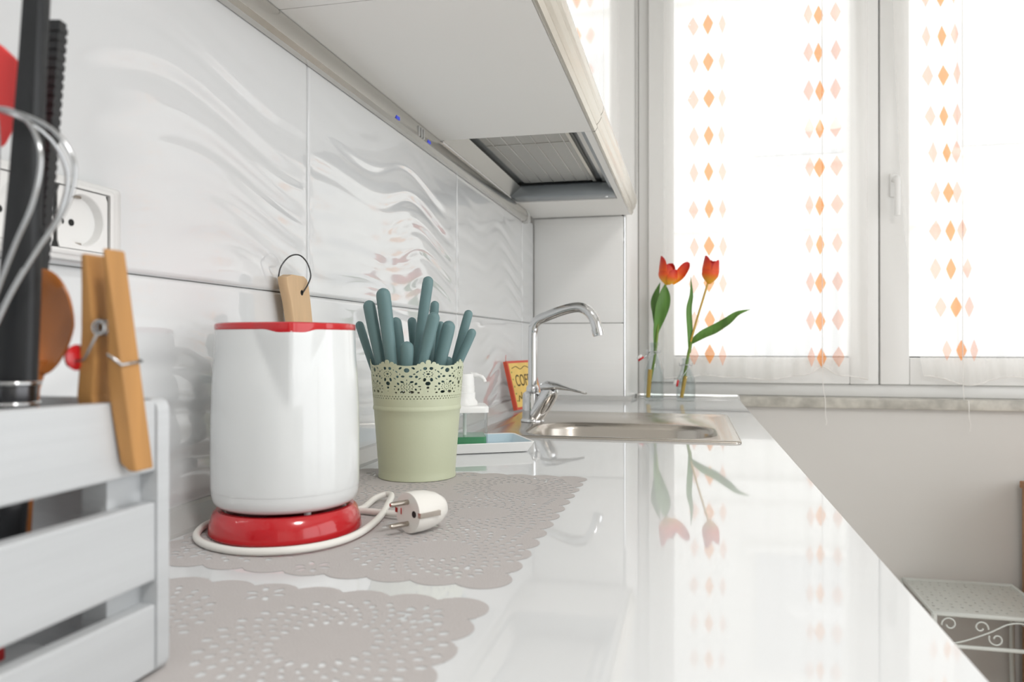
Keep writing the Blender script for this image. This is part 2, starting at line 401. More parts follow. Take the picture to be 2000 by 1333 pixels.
bm = bmesh.new(); box(bm, .001, .2875, y0, y0+.016, UZ+.02, 2.25); box(bm, .001, .2875, 2.0, y1, UZ, UZ+.018); box(bm, .001, .2875, y1-.018, y1, UZ+.018, 2.25)
box(bm, .001, .2875, y0+.016, y1-.018, 2.232, 2.25); box(bm, .2745, .2875, y0, 2.0, UZ, UZ+.045); box(bm, .001, .007, y0+.016, 2.0, UZ, 2.23)
obj('body', bm, 'cab_under', h)
obj('door', B(.2895, DX, y0+.0012, y1-.0012, DZ, 2.25, bev=.001), 'cab_gloss', h)
obj('grip_profile', grip(y0+.0005, y1-.0005), 'alu_warm', h)
obj('hood_tray', B(.007, .2745, y0+.016, 1.99, UZ+.042, UZ+.062), 'hood_grey', h)
cb = obj('cross_bar', B(.006, .2745, 1.925, 1.985, UZ-.001, UZ+.03, bev=.006), 'hood_grey', h, smooth=40)
obj('screw', L_([(0, -.001), (.0045, -.001), (.005, .001), (.005, .003)], 16, (.25, 1.957, UZ-.0015)), 'chrome', cb, smooth=40)
obj('side_panel', Pz([(.007, UZ+.003), (.035, UZ+.026), (.035, UZ+.0415), (.007, UZ+.0415)], 'y', y0+.016, 1.925), 'alu', h)
bm = bmesh.new(); box(bm, .245, .262, y0+.016, 1.925, UZ+.03, UZ+.0415); obj('sliding_rail', bm, 'alu', h)
obj('front_lip', B(.2625, .2742, y0+.016, 1.925, UZ+.012, UZ+.0415), 'hood_grey', h)
fl = obj('grease_filter', B(.048, .228, y0+.03, 1.90, UZ+.030, UZ+.038, bev=.003), 'filter', h, smooth=40)
for k in range(6):
    x = .066+k*.029; obj('filter_rib', B(x, x+.0022, y0+.035, 1.895, UZ+.0285, UZ+.0312), 'alu', fl)
obj('filter_rib', B(.050, .226, 1.52, 1.5225, UZ+.0285, UZ+.0312), 'alu', fl)
obj('filter_frame', B(.2225, .232, y0+.03, 1.90, UZ+.0265, UZ+.040, bev=.002), 'alu_warm', fl)

r = thing('under_cabinet_rail', 'long aluminium rail on the tiles under the wall cabinets', 'rail', (0, 0, 0))
pr = [(.0015, 1.408), (.010, 1.4085), (.0155, 1.413), (.017, 1.419), (.017, 1.428), (.013, 1.437), (.008, UZ-.001), (.0015, UZ-.001)]
obj('profile', Pz(pr, 'y', -.42, 2.095), 'alu', r, smooth=35)
obj('end_cap', Pz([(.0012, 1.406), (.010, 1.4065), (.017, 1.411), (.0185, 1.419), (.0185, 1.429), (.014, 1.438), (.0085, UZ-.0008), (.0012, UZ-.0008)], 'y', 2.095, 2.125), 'seal', r, smooth=35)
bm = bmesh.new()
for q in range(3): box(bm, .0155, .0185, 1.205+q*.012, 1.211+q*.012, 1.414, 1.430)
obj('joiner_clip', bm, 'chrome', r)
for yy in (1.115, 1.262): obj('reflection_patch', B(.0163, .0174, yy-.007, yy+.007, 1.4145, 1.4195), 'blue_reflection', r)  # blue light reflections on the rail, set in as coloured patches

# ================================================================== placemats
def mats():
    LX, LY = .31, .456; R, sp = .021, .0345
    cen = []
    nx, ny = 9, 13
    for k in range(nx): cen += [(R+(LX-2*R)*k/(nx-1), R), (R+(LX-2*R)*k/(nx-1), LY-R)]
    for k in range(1, ny-1): cen += [(R, R+(LY-2*R)*k/(ny-1)), (LX-R, R+(LY-2*R)*k/(ny-1))]
    cen = np.array(cen)
    holes = []
    med = [(x, y) for x in (.0775, .2325) for y in (.0905, .228, .3655)]
    for (mx, my) in med:
        for k in range(22): a = 2*PI*k/22; holes.append((mx+.031*math.cos(a), my+.031*math.sin(a), .0030, .0019, a))
        for ring in range(5):
            rr = .039+ring*.0072; n = 26
            for k in range(n):
                a = 2*PI*k/n + ring*.105; s = .0015+.00022*ring
                holes.append((mx+rr*math.cos(a), my+rr*math.sin(a), s*1.35, s, a+.5))
    for x in (.155,):
        for y in (.022, .16, .297, .434):
            for q in range(6):
                a = q*PI/3; holes.append((x+.010*math.cos(a), y+.010*math.sin(a), .0042, .0022, a))
    for x in (.022, .288):
        for y in (.16, .297):
            for q in range(5): holes.append((x+(q-2)*.001, y+(q-2)*.0075, .0036, .0022, .3))
    for x in (.04, .27):
        for y in (.035, .42):
            for q in range(8):
                a = q*PI/4; holes.append((x+.012*math.cos(a), y+.012*math.sin(a), .0035, .0020, a))
    na, nb = 232, 340
    def sdf(A, Bb):
        f = np.maximum(np.abs(A-LX/2)-(LX/2-R*1.05), np.abs(Bb-LY/2)-(LY/2-R*1.05))
        for cx, cy in cen: f = np.minimum(f, np.hypot(A-cx, Bb-cy)-R)
        for (cx, cy, ra, rb, an) in holes:
            m = (np.abs(A-cx) < .008) & (np.abs(Bb-cy) < .008)
            if not m.any(): continue
            dx, dy = A[m]-cx, Bb[m]-cy; u = dx*math.cos(an)+dy*math.sin(an); v = -dx*math.sin(an)+dy*math.cos(an)
            g = (1-np.hypot(u/ra, v/rb))*min(ra, rb); f[m] = np.maximum(f[m], g)
        return f
    V, F = cut_sheet(na, nb, LX, LY, sdf, lambda a, b: np.stack([a, b, np.full_like(a, .00012)], -1), lambda a, b: np.stack([a, b, np.zeros_like(a)], -1))
    me = np_mesh('placemat', V, F); me.materials.append(MATS['mat_grey'])
    o1 = link('placemat', me, None, loc=(.0215, .5105, CT+.0002)); tag(o1, 'grey lace placemat under the kettle and the green pot', 'placemat', 'lace placemats on the worktop')
    o2 = link('placemat', me, None, loc=(.0205, .0345, CT+.0002)); tag(o2, 'grey lace placemat beside and under the white crate, nearest the viewer', 'placemat', 'lace placemats on the worktop')
mats()
MZ = CT+.0005   # top of the placemats

# ================================================================== kettle and its base
KX, KY = .0965, .6368
kd = Vector((CAM.x-KX, CAM.y-KY, 0)).normalized(); ka = math.atan2(kd.y, kd.x) + math.radians(3)
k = thing('kettle', 'white plastic electric kettle with a red lid', 'kettle', (KX, KY, 0), rot=(0, 0, ka))
prof = [(.052, .9245), (.0575, .9255), (.0618, .9285), (.0640, .934), (.0646, .940), (.06455, .9415), (.0650, .943), (.0652, .975), (.0648, 1.005), (.0638, 1.035), (.0622, 1.056), (.0617, 1.068), (.0611, 1.0822)]
pts = catmull([(r_, 0, z_) for r_, z_ in prof], 5); prof = [(p.x, p.z) for p in pts]
SG = 144; bm = bmesh.new(); rings = []
for r_, z_ in prof:
    ring = []
    for q in range(SG):
        a = 2*PI*q/SG; aa = (a+PI) % (2*PI)-PI
        t = min(1, max(0, (z_-1.012)/.0665)); wdt = .03+.46*t      # triangular spout that widens to the rim
        u = abs(aa)/wdt if wdt > 0 else 9
        bul = (.0125*t**1.1)*max(0, 1-u)**1.0 if t > 0 else 0
        rr = r_+bul
        ring.append(bm.verts.new((rr*math.cos(a), rr*math.sin(a), z_)))
    rings.append(ring)
for A, D in zip(rings, rings[1:]):
    for q in range(SG): bm.faces.new((A[q], A[(q+1) % SG], D[(q+1) % SG], D[q]))
bm.faces.new(rings[0][::-1])
body = obj('body', bm, 'kettle_white', k, smooth=50)
bm = bmesh.new(); lo = []
for (s_, z_) in ((1.0, 1.0785), (1.008, 1.0812), (1.010, 1.0832), (1.006, 1.0862), (.985, 1.0872)):
    L = []
    for q in range(SG):
        a = 2*PI*q/SG; aa = (a+PI) % (2*PI)-PI; r0 = .0612*s_
        zz = z_
        if z_ < 1.0815: zz = z_ + (.0026 if z_ < 1.08 else .0006) - (.0036 if z_ < 1.08 else .0030)*(1/(1+math.exp((abs(aa)-.24)*28)))
        if False: zz = z_ + .0026 - .0036*(1/(1+math.exp((abs(aa)-.24)*28)))
        rr = r0 + .0120*max(0, 1-abs(aa)/.49)
        L.append((rr*math.cos(a), rr*math.sin(a), zz))
    lo.append(L)
loft(bm, lo)
obj('lid', bm, 'red', k, smooth=40)
obj('handle', T_(catmull([(-.058, 0, 1.062), (-.080, 0, 1.058), (-.092, 0, 1.03), (-.090, 0, .985), (-.078, 0, .955), (-.060, 0, .948)], 6), .0085, 12, flat=.9), 'kettle_white', k, smooth=60)
for q in range(3):
    a = q*2*PI/3+.3; obj('foot', L_([(0, 0), (.003, 0), (.0035, .003), (.0035, .006)], 10, (.05*math.cos(a), .05*math.sin(a), .9215)), 'kettle_white', k, smooth=40)
kb = thing('power_stand', 'red round power stand under the kettle, with a white cord and plug', 'power stand', (KX+.0007, KY-.001, 0))
obj('dish', L_([(0, MZ), (.0655, MZ), (.0670, MZ+.002), (.0660, MZ+.010), (.0632, MZ+.019), (.0600, MZ+.0222), (.0560, MZ+.0225), (.053, MZ+.0195), (0, MZ+.0195)], 80), 'red', kb, smooth=35)
obj('contact_pin', L_([(0, .915), (.018, .915), (.018, .9225), (.010, .9238), (0, .9238)], 24), 'dark_steel', kb, smooth=40)
zc = MZ+.0032
off = Vector((KX+.0007, KY-.001, 0))
cp = [(.052, .70, zc), (.028, .665, zc), (.024, .625, zc), (.040, .585, zc), (.068, .559, zc), (.106, .5475, zc), (.143, .555, zc+.001), (.166, .580, zc+.001), (.1755, .618, zc+.001), (.1715, .672, zc+.002), (.159, .726, zc+.004), (.149, .760, zc+.005), (.139, .770, zc+.004), (.132, .757, zc+.002), (.133, .735, zc), (.135, .715, zc), (.128, .700, zc), (.120, .692, zc)]
obj('cord', T_(catmull([Vector(p)-off for p in cp], 8), .0032, 10), 'cord_white', kb, smooth=60)
cp2 = [(.110, .700, zc), (.135, .706, zc), (.160, .700, zc+.001), (.185, .690, zc+.003), (.210, .690, zc+.008), (.2275, .672, MZ+.0165)]
obj('cord', T_(catmull([Vector(p)-off for p in cp2], 8), .0032, 10), 'cord_white', kb, smooth=60)
# plug lying on its side
pc = Vector((.2170, .6510, MZ+.0185)); n = Vector((-.56, -.83, 0)).normalized(); sd = Vector((0, 0, 1)).cross(n).normalized()
Mx = Matrix((( sd.x, 0, n.x, pc.x-off.x), (sd.y, 0, n.y, pc.y-off.y), (0, 1, 0, pc.z), (0, 0, 0, 1)))
def loc_obj(name, bm, m, parent, smooth=40):
    bmesh.ops.transform(bm, matrix=Mx, verts=bm.verts); bmesh.ops.recalc_face_normals(bm, faces=bm.faces)
    return obj(name, bm, m, parent, smooth)
bm = bmesh.new(); loops = []
for (s_, z_) in ((.30, -.030), (.55, -.027), (.80, -.019), (.94, -.009), (1.0, 0), (1.0, .008), (.97, .010)):
    loops.append([(.0185*s_*math.cos(2*PI*q/48), min(.0185*s_, .0182)*math.sin(2*PI*q/48), z_) for q in range(48)])
loft(bm, loops, True, True)
pl = loc_obj('plug', bm, 'cord_white', kb)
for s_ in (-1, 1):
    loc_obj('pin', L_([(0, .0285), (.0016, .0285), (.0023, .0270), (.0023, .0095), (.0023, .008), (0, .008)], 14, (0, s_*.0095, 0)), 'pin_metal', pl)
for s_ in (-1, 1):
    loc_obj('earth_clip', B(-.002+s_*.0174, .002+s_*.0174, -.0022, .0022, -.012, .0102), 'pin_metal', pl)
loc_obj('earth_hole', L_([(0, .0103), (.0030, .0103), (.0030, .0085), (0, .0085)], 16, (.0095, 0, 0)), 'hole', pl)
loc_obj('red_mark', B(-.0105, -.0093, -.0028, .0028, .0085, .0104), 'red', pl)

# ================================================================== lace-edged green pot
PX, PY = .1175, .9254; NP = 7
peak0 = math.atan2(CAM.y-PY, CAM.x-PX) + math.radians(13)
pt = thing('flower_pot', 'pale green metal pot with a pierced lace rim holding the utensils', 'pot', (PX, PY, 0))
def pr_r(z): return .0478 + (.0590-.0478)*(z-MZ)/(1.046-MZ)
pz = [MZ, MZ+.0015, MZ+.006, MZ+.0065]
prof = [(0, MZ+.004), (.0440, MZ+.004), (.0475, MZ), (.0488, MZ+.0005), (.0490, MZ+.003), (pr_r(MZ+.006), MZ+.006)] + [(pr_r(z), z) for z in np.linspace(MZ+.012, .985, 8)] + [(pr_r(.986)+.0009, .9865), (pr_r(.988)+.0011, .988), (pr_r(.990)+.0006, .9895), (pr_r(.992), .992)]
inner = [(pr_r(.992)-.0008, .992)] + [(pr_r(z)-.0012, z) for z in np.linspace(.985, MZ+.012, 6)] + [(.0450, MZ+.006), (0, MZ+.006)]
bm = bmesh.new(); lathe(bm, prof, 96); lathe(bm, inner, 96); obj('body', bm, 'pot', pt, smooth=45)
def lace():
    per = 2*PI/NP; Rm = .0565; Lp = per*Rm; u = Lp/745.0       # one drawing unit
    z_at = lambda yy: 1.0475-(yy-145)*(.0475/885.0)*.96
    vz = lambda yy: z_at(yy)
    H = []
    def add(dx, yy, rx, ry, an=0.0, mirror=True):
        for s_ in ((1, -1) if mirror and dx else (1,)): H.append((s_*dx*u, vz(yy), rx*u*.95, ry*.0000515, s_*an))
    add(55, 315, 36, 36); add(0, 445, 32, 22); add(62, 578, 30, 44, .35); add(0, 668, 50, 46); add(0, 765, 27, 27); add(0, 850, 11, 16)
    for q in range(10): a = q*PI/5; H.append((82*u*math.cos(a), vz(448)+64*.0000515*math.sin(a), 12*u, 12*.0000515, 0))
    add(130, 352, 14, 15); add(186, 392, 30, 16, -.6); add(240, 445, 24, 15); add(202, 508, 28, 30); add(302, 500, 36, 24); add(150, 552, 28, 13, -.5)
    add(372.5, 357, 52, 52, mirror=False); add(258, 308, 36, 24, .5); add(487, 308, 36, 24, -.5, mirror=False)
    for s_ in (1, -1):
        c = 372.5
        for (dx, yy, rx, ry, an) in ((85, 630, 36, 24, .2*s_), (160, 672, 28, 26, .6*s_), (222, 735, 28, 14, 0), (82, 866, 52, 32, 0), (158, 806, 18, 26, .4*s_), (208, 880, 26, 18, 0), (238, 800, 10, 22, 0)):
            H.append(((c+s_*dx)*u, vz(yy), rx*u*.95, ry*.0000515, an))
    H.append((372.5*u, vz(585), 10*u, 18*.0000515, 0)); H.append((372.5*u, vz(745), 12*u, 12*.0000515, 0))
    for q in range(9): a = q*2*PI/9+.3; H.append(((372.5+55*math.cos(a))*u, vz(745-55*math.sin(a)), 11*u, 11*.0000515, 0))
    for q in range(12): a = q*2*PI/12; H.append(((372.5+108*math.cos(a))*u, vz(745-85*math.sin(a)), 11*u, 12*.0000515, 0))
    for q in range(12): H.append(((q+.5)*745/12*u, vz(972), 13*u, 13*.0000515, 0)); H.append((q*745/12*u, vz(1026), 13*u, 13*.0000515, 0))
    Z0, Z1 = .9915, 1.0492; n1 = 92; na, nb = n1*NP, 96; La, Lb = 2*PI*Rm, Z1-Z0
    lobes = [(0, 176, 46), (100, 214, 40), (-100, 214, 40), (165, 250, 34), (-165, 250, 34)]
    def sdf(A, Bb):
        a = (A+Lp/2) % Lp-Lp/2; z = Bb+Z0
        f = z-vz(246)+.0004*np.cos(4*PI*A/Lp)
        core = np.maximum(np.abs(a)-(120*u), z-vz(205)); f = np.minimum(f, core)
        for dx, yy, rr in lobes: f = np.minimum(f, np.hypot(a-dx*u, (z-vz(yy)))-rr*u)
        for (ca, cz, ra, rb, an) in H:
            da = (A-ca+Lp/2) % Lp-Lp/2; dz = z-cz; m = (np.abs(da) < ra*2+.001) & (np.abs(dz) < rb*2+.001)
            if not m.any(): continue
            x, y = da[m], dz[m]; uu = x*math.cos(an)+y*math.sin(an); v = -x*math.sin(an)+y*math.cos(an)
            f[m] = np.maximum(f[m], (1-np.hypot(uu/ra, v/rb))*min(ra, rb))
        return f
    def mp(off):
        def f(a, b):
            z = b+Z0; rr = .0478+(.0590-.0478)*(z-MZ)/(1.046-MZ)-off; th = peak0+a/Rm
            return np.stack([rr*np.cos(th), rr*np.sin(th), z], -1)
        return f
    V, F = cut_sheet(na, nb, La, Lb, sdf, mp(0), mp(.0008))
    # back side of the sheet
    me = np_mesh('lace_rim', V, F); me.materials.append(MATS['pot'])
    link('lace_rim', me, None, pt)
lace()

# ---- teal-handled utensils in the pot: (tip px, foot px at the rim, width px, depth offset, label)
def at(px, py, D): return CAM + D*(FW + RT*(px-1000)/1500 - UP*(py-666.5)/1500)
GRP = 'teal handled utensils in the green pot'
UT = [((700, 628), (727, 712), 17, .985, 'short teal utensil handle at the far left of the pot, leaning left'),
      ((719, 587), (744, 714), 25, .955, 'thick teal utensil handle second from the left in the pot'),
      ((747, 563), (765, 714), 29, .945, 'wide upright teal handle, tallest on the left side of the pot'),
      ((772, 620), (786, 714), 22, .990, 'teal handle half hidden behind the wide left one'),
      ((795, 667), (794, 716), 27, .940, 'low stubby teal handle at the front middle of the pot'),
      ((804, 620), (812, 712), 18, 1.000, 'rounded teal handle left of the tallest one'),
      ((837.5, 540), (812, 714), 22, .975, 'tallest teal handle of the pot, leaning right'),
      ((850, 588), (838, 712), 18, 1.000, 'slim teal handle rising just behind the tallest pair'),
      ((850, 610), (823, 716), 25, .945, 'teal handle in front right of the tallest one, leaning right'),
      ((862, 628), (850, 712), 15, 1.012, 'narrow teal handle peeping out behind the middle right ones'),
      ((879, 627), (858, 716), 27, .960, 'broad paddle shaped teal handle right of the middle'),
      ((877, 697), (872, 722), 18, .985, 'shortest teal handle, barely above the lace rim'),
      ((917, 606), (886, 716), 18, .990, 'slim teal handle, taller of the two leaning far right'),
      ((925, 643), (891, 720), 18, .970, 'slim teal handle, shorter of the two leaning far right')]
for (tip, foot, w, D, lab) in UT:
    lat_ = abs(foot[0]-814)*.977/1500; lim = math.sqrt(max(.0002**2, .0495**2-min(lat_, .0495)**2)); D = min(.977+lim, max(.977-lim, D))
    a = at(*foot, D); b = at(*tip, D); ax = (b-a); Lh = ax.length; ax.normalize(); rr = w/2*D/1500
    th = thing('utensil', lab, 'utensil', a, GRP)
    dn = min(.030, (a.z-MZ-.05))
    pts, rad = [], []
    for q in range(15):
        t = q/14; s_ = -dn+(Lh+dn)*t; pts.append(ax*s_)
        e = (Lh-s_)/rr; tipf = math.sqrt(max(0, 1-max(0, 1-e)**2)) if e < 1 else 1
        rad.append(max(.0004, rr*(.72+.28*min(1, max(0, (s_+dn)/(Lh+dn))*1.35))*tipf))
    for e in (.6, .3, .1, .01):
        s_ = Lh-rr*e; pts.append(ax*s_); rad.append(max(.0003, rr*math.sqrt(max(0, 1-(1-e)**2))))
    o = sorted(zip([p.dot(ax) for p in pts], rad)); pts = [ax*s for s, _ in o]; rad = [r_ for _, r_ in o]
    obj('handle', T_(pts, rad, 16, flat=.8), 'teal', th, smooth=70)
    foot_p = Vector((PX + (a.x-PX)*.55, PY+(a.y-PY)*.55, MZ+.009)) - a
    obj('shank', T_([-ax*dn*.9, foot_p], .0028, 8), 'steel', th, smooth=60)

# ================================================================== spatula on the wall, socket
sp = thing('wooden_spatula', 'pale wooden spatula with a wire hanging loop leaning on the tiles behind the kettle', 'spatula')
bm = bmesh.new(); lo = []
for z, yc, hw, x in ((.902, .800, .030, .030), (.96, .802, .026, .026), (1.06, .804, .0195, .0205), (1.094, .8040, .0215, .0185), (1.115, .8005, .0225, .0175), (1.135, .7955, .0245, .0165), (1.1425, .794, .0235, .016), (1.1462, .796, .014, .0158)):
    lo.append([(x+dx, yc+dy, z) for dx, dy in ((.0055, -hw), (.0055, hw), (.004, hw+.001), (-.004, hw+.001), (-.0055, hw), (-.0055, -hw), (-.004, -hw-.001), (.004, -hw-.001))])
loft(bm, lo, True, True)
obj('blade', bm, 'pale_wood', sp, smooth=35)
obj('hole', T_([(.0212, .803, 1.127), (.0226, .803, 1.127)], .0032, 12), 'hole', sp)
lp = [(.0235, .803, 1.127), (.0255, .812, 1.138), (.024, .821, 1.149), (.021, .818, 1.163), (.018, .805, 1.1705), (.015, .788, 1.167), (.011, .777, 1.155), (.008, .776, 1.142)]
obj('wire_loop', T_(catmull(lp, 8), .00085, 8), 'dark_steel', sp, smooth=60)

so = thing('wall_socket', 'white wall socket outlet on the tiles above the crate', 'socket', (0, 0, 0))
def ring_box(x0, x1, o, i):
    bm = bmesh.new()
    loft(bm, [[(x, a, b) for a, b in rr] for x, rr in ((x0, rrect(*i, .001, 2)), (x0, rrect(*o, .003, 2)), (x1-.0015, rrect(*o, .003, 2)), (x1, rrect(o[0]+.0015, o[1]-.0015, o[2]+.0015, o[3]-.0015, .003, 2)), (x1, rrect(*i, .001, 2)), (x0, rrect(*i, .001, 2)))], False)
    return bm
obj('frame', ring_box(.001, .0125, (.393, .5285, 1.131, 1.1915), (.4085, .5125, 1.1380, 1.1845)), 'socket', so, smooth=40)
obj('inner_frame', ring_box(.010, .0155, (.4020, .5190, 1.1345, 1.1880), (.4085, .5125, 1.1382, 1.1843)), 'socket', so, smooth=40)
for y in (.4105, .4625):
    bm = bmesh.new(); yc, zc2 = y+.0240, 1.1612
    n_ = 40; outl = []
    for q in range(n_):
        a = 2*PI*q/n_; ca, sa = math.cos(a), math.sin(a); m_ = max(abs(ca)/.0240, abs(sa)/.0222); outl.append((.0142, yc+ca/m_, zc2+sa/m_))
    rim = lambda rr, xx: [(xx, yc+rr*math.cos(2*PI*q/n_), zc2+rr*math.sin(2*PI*q/n_)*.93) for q in range(n_)]
    loft(bm, [[(.0130, p[1], p[2]) for p in outl], outl, rim(.0210, .0142), rim(.0203, .0135), rim(.0196, .0068)], True)
    mo = obj('socket_module', bm, 'socket', so, smooth=35)
    for dy in (-.0095, .0):
        obj('contact_hole', T_([(.0066, yc+dy-.004, zc2-.002), (.0073, yc+dy-.004, zc2-.002)], .0026, 12), 'hole', mo)
    for dz in (-.0175, .0175): obj('earth_clip', B(.0068, .0095, yc-.003, yc+.003, zc2+dz-.0008, zc2+dz+.0008), 'pin_metal', mo)

# ================================================================== crate with utensils
CX0, CX1, CY0, CY1 = .030, .1885, .105, .351
cr = thing('crate', 'white painted wooden slat crate of utensils on the near worktop', 'crate')
T9 = .009; ZB = MZ
for y in (CY0, CY1-T9):
    po = [(a, b) for a, b in rrect(CX0, CX1+.001, ZB, 1.0412, .006, 4)]
    obj('end_panel', Pz(po, 'y', y, y+T9), 'crate', cr, smooth=30)
for (z0, z1, dz) in ((1.0045, 1.0405, .006), (.9485, .9885, .002), (ZB+.002, .9365, .004)):
    for x0, x1 in ((CX1-T9, CX1), (CX0, CX0+T9)):
        bm = bmesh.new(); ya, yb = CY0+T9, CY1-T9
        loft(bm, [[(x0, y, z0), (x1, y, z0), (x1, y, z1+d_), (x0, y, z1+d_)] for y, d_ in ((ya, dz), (yb, 0))], True, True)
        s_ = obj('slat', bm, 'crate', cr); bv = s_.modifiers.new('b', 'BEVEL'); bv.width = .0012; bv.segments = 2
obj('bottom_board', B(CX0+T9, CX1-T9, CY0+T9, CY1-T9, ZB+.002, ZB+.009), 'crate', cr)
for x0 in (CX0+T9, CX1-T9-.014):
    for y0 in (CY0+T9, CY1-T9-.0235): obj('corner_post', B(x0, x0+.014, y0, y0+.0235, ZB+.009, 1.036), 'crate', cr)
# clothespin on the crate edge
cp_ = thing('clothespin', 'large wooden clothespin clipped on the rim of the white crate', 'clothespin')
def prong(pts, yw):
    bm = bmesh.new(); lo = []
    for (xa, xb, yc, z) in pts: lo.append([(xa, yc-yw, z), (xb, yc-yw, z), (xb, yc+yw, z), (xa, yc+yw, z)])
    loft(bm, lo, True, True); return bm
yc = lambda z: .3017+(1.113-z)*.190
o1 = obj('prong', prong([(a_, .1985, yc(z), z) for z, a_ in ((1.0085, .1945), (1.0125, .1902), (1.035, .1893), (1.052, .1893), (1.064, .1912), (1.075, .1930), (1.095, .1950), (1.1125, .1965))], .0062), 'pin_wood', cp_)
bv = o1.modifiers.new('b', 'BEVEL'); bv.width = .0009; bv.segments = 2
o2 = obj('prong', prong([(f_-t_, f_, yc(z)+.0008, z) for z, f_, t_ in ((1.010, .1785, .005), (1.03, .1790, .0085), (1.045, .1795, .009), (1.060, .1835, .009), (1.075, .1855, .0075), (1.095, .1865, .005), (1.1105, .1870, .0030))], .0062), 'pin_wood', cp_)
bv = o2.modifiers.new('b', 'BEVEL'); bv.width = .0009; bv.segments = 2
zs = 1.077; ys = yc(zs)-.0062
sp_ = bmesh.new()
for q in range(6): tube(sp_, [(.1898+.0032*math.cos(a), ys+.0122-.0026*q, zs+.0032*math.sin(a)) for a in [2*PI*t/18 for t in range(18)]], .0007, 6, closed=True)
tube(sp_, [(.1890, ys-.0010, zs-.003), (.1850, ys-.0012, zs-.0100), (.1815, ys-.0004, zs-.0150), (.1735, ys+.001, zs-.0160)], .0007, 6)
zw = 1.0605; yw_ = yc(zw)
tube(sp_, [(.1915, yw_-.0068, zw+.004), (.1990, yw_-.0066, zw-.0008), (.1993, yw_+.0064, zw+.0006), (.1920, yw_+.0066, zw+.003)], .0007, 6)
obj('spring', sp_, 'wire', cp_, smooth=60)
obj('red_bead', L_([(0, -.0022), (.004, -.0018), (.0062, 0), (.0055, .002), (.0035, .0034), (0, .004)], 24), 'red', cp_, smooth=60).matrix_local = Matrix.Translation((.1738, ys+.0036, 1.0630)) @ Matrix.Rotation(-PI/2, 4, 'Y')

# whisk
wh = thing('whisk', 'steel balloon whisk with thin wire loops standing in the crate', 'whisk', at(-60, 740, .335))
org = at(-60, 740, .335); bse, tip = at(-60, 740, .335), at(-14, 212, .335)
ax = (tip-bse); Lw = ax.length; ax.normalize(); lat = (RT - ax*RT.dot(ax)).normalized(); dep = ax.cross(lat)
hp = [(0, 0), (.035, .0065), (.085, .0145), (.13, .0240), (.168, .0335), (.200, .0372), (.225, .0355), (.248, .027), (.261, .014), (.2645, 0)]
k_ = Lw/.2645
hp = [(a*k_, b*1.0) for a, b in hp]
for phi in (3, 57, 113, 150):
    lv = lat*math.cos(math.radians(phi)) + dep*math.sin(math.radians(phi))*.8
    P = [ax*a+lv*b for a, b in hp] + [ax*a-lv*b for a, b in hp[::-1][1:]]
    obj('wire_loop', T_(catmull(P, 7), .00105, 8), 'wire', wh, smooth=60)
obj('handle', T_([ax*.004, ax*-.02, ax*-.118], [.0055, .0075, .0075], 16), 'wire', wh, smooth=60)
# black utensils
def at_l(p, D, o): return at(*p, D)-o
b1 = thing('spatula', 'black nylon kitchen utensil with a smooth handle and dark steel collar, tallest in the crate', 'utensil', at(28, 740, .352)); o_ = at(28, 740, .352)
ra = at(28, 740, .352); rb = at(74, -40, .352); axu = (rb-ra).normalized(); L1 = (rb-ra).length
bm = bmesh.new(); lo = []
for t, w in ((-.03, .0150), (0, .0155), (.2, .0142), (.5, .0108), (.8, .0085), (.96, .0078), (1.0, .0060)):
    c = axu*L1*t; lo.append([c + RT*(w*.62)*dx + (axu.cross(RT))*.0045*dy for dx, dy in ((-1, -.5), (-.75, -1), (.75, -1), (1, -.5), (1, .5), (.75, 1), (-.75, 1), (-1, .5))])
loft(bm, lo, True, True); obj('handle', bm, 'black', b1, smooth=50)
cl = bmesh.new(); tube(cl, [axu*-.001, axu*-.0125, axu*-.085], [.0098, .0098, .0080], 20)
obj('collar', cl, 'dark_steel', b1, smooth=50)
for s_ in (-.002, -.0115): obj('ring', T_([axu*s_ + (RT*math.cos(a) + axu.cross(RT)*math.sin(a))*.0102 for a in [2*PI*q/28 for q in range(28)]], .0011, 8, closed=True), 'chrome', b1, smooth=60)
b2 = thing('turner', 'black ribbed kitchen utensil handle behind the smooth black one', 'utensil', at(52, 740, .392)); o_ = at(52, 740, .392)
rb = at(110, 43, .392); axu = (rb-o_).normalized(); L1 = (rb-o_).length; nv = axu.cross(RT)
bm = bmesh.new(); loft(bm, [[axu*L1*t + RT*w*dx + nv*.003*dy for dx, dy in ((-1, -1), (1, -1), (1, 1), (-1, 1))] for t, w in ((-.36, .0040), (0, .0052), (.5, .0045), (1, .0036))], True, True)
obj('handle', bm, 'black', b2)
for q in range(26):
    t = .34+q*.0255; c = axu*L1*t; bm = bmesh.new(); w = .0047-.0011*(t-.34)
    loft(bm, [[c+axu*d_ + RT*w*dx + nv*.0039*dy for dx, dy in ((-1, -1), (1.0, -1), (1.0, 1), (-1, 1))] for d_ in (-.0014, .0014)], True, True)
    obj('rib', bm, 'black', b2)
# red spatula head behind the whisk
rs = thing('red_spatula', 'red silicone spatula head behind the whisk in the crate', 'spatula', at(-5, 300, .372)); o_ = at(-5, 300, .372)
pxs = [(-60, 60), (-20, 72), (8, 92), (36, 118), (37, 190), (30, 245), (10, 285), (-30, 300), (-60, 296), (-78, 200), (-80, 100)]
bm = bmesh.new(); loft(bm, [[at(*p, D)-o_ for p in pxs] for D in (.369, .375)], True, True)
ob = obj('head', bm, 'red_soft', rs); bv = ob.modifiers.new('b', 'BEVEL'); bv.width = .0016; bv.segments = 2
obj('handle', T_([at(-30, 290, .372)-o_, at(-30, 520, .372)-o_, at(-10, 1290, .372)-o_], .0042, 12), 'red_soft', rs, smooth=60)
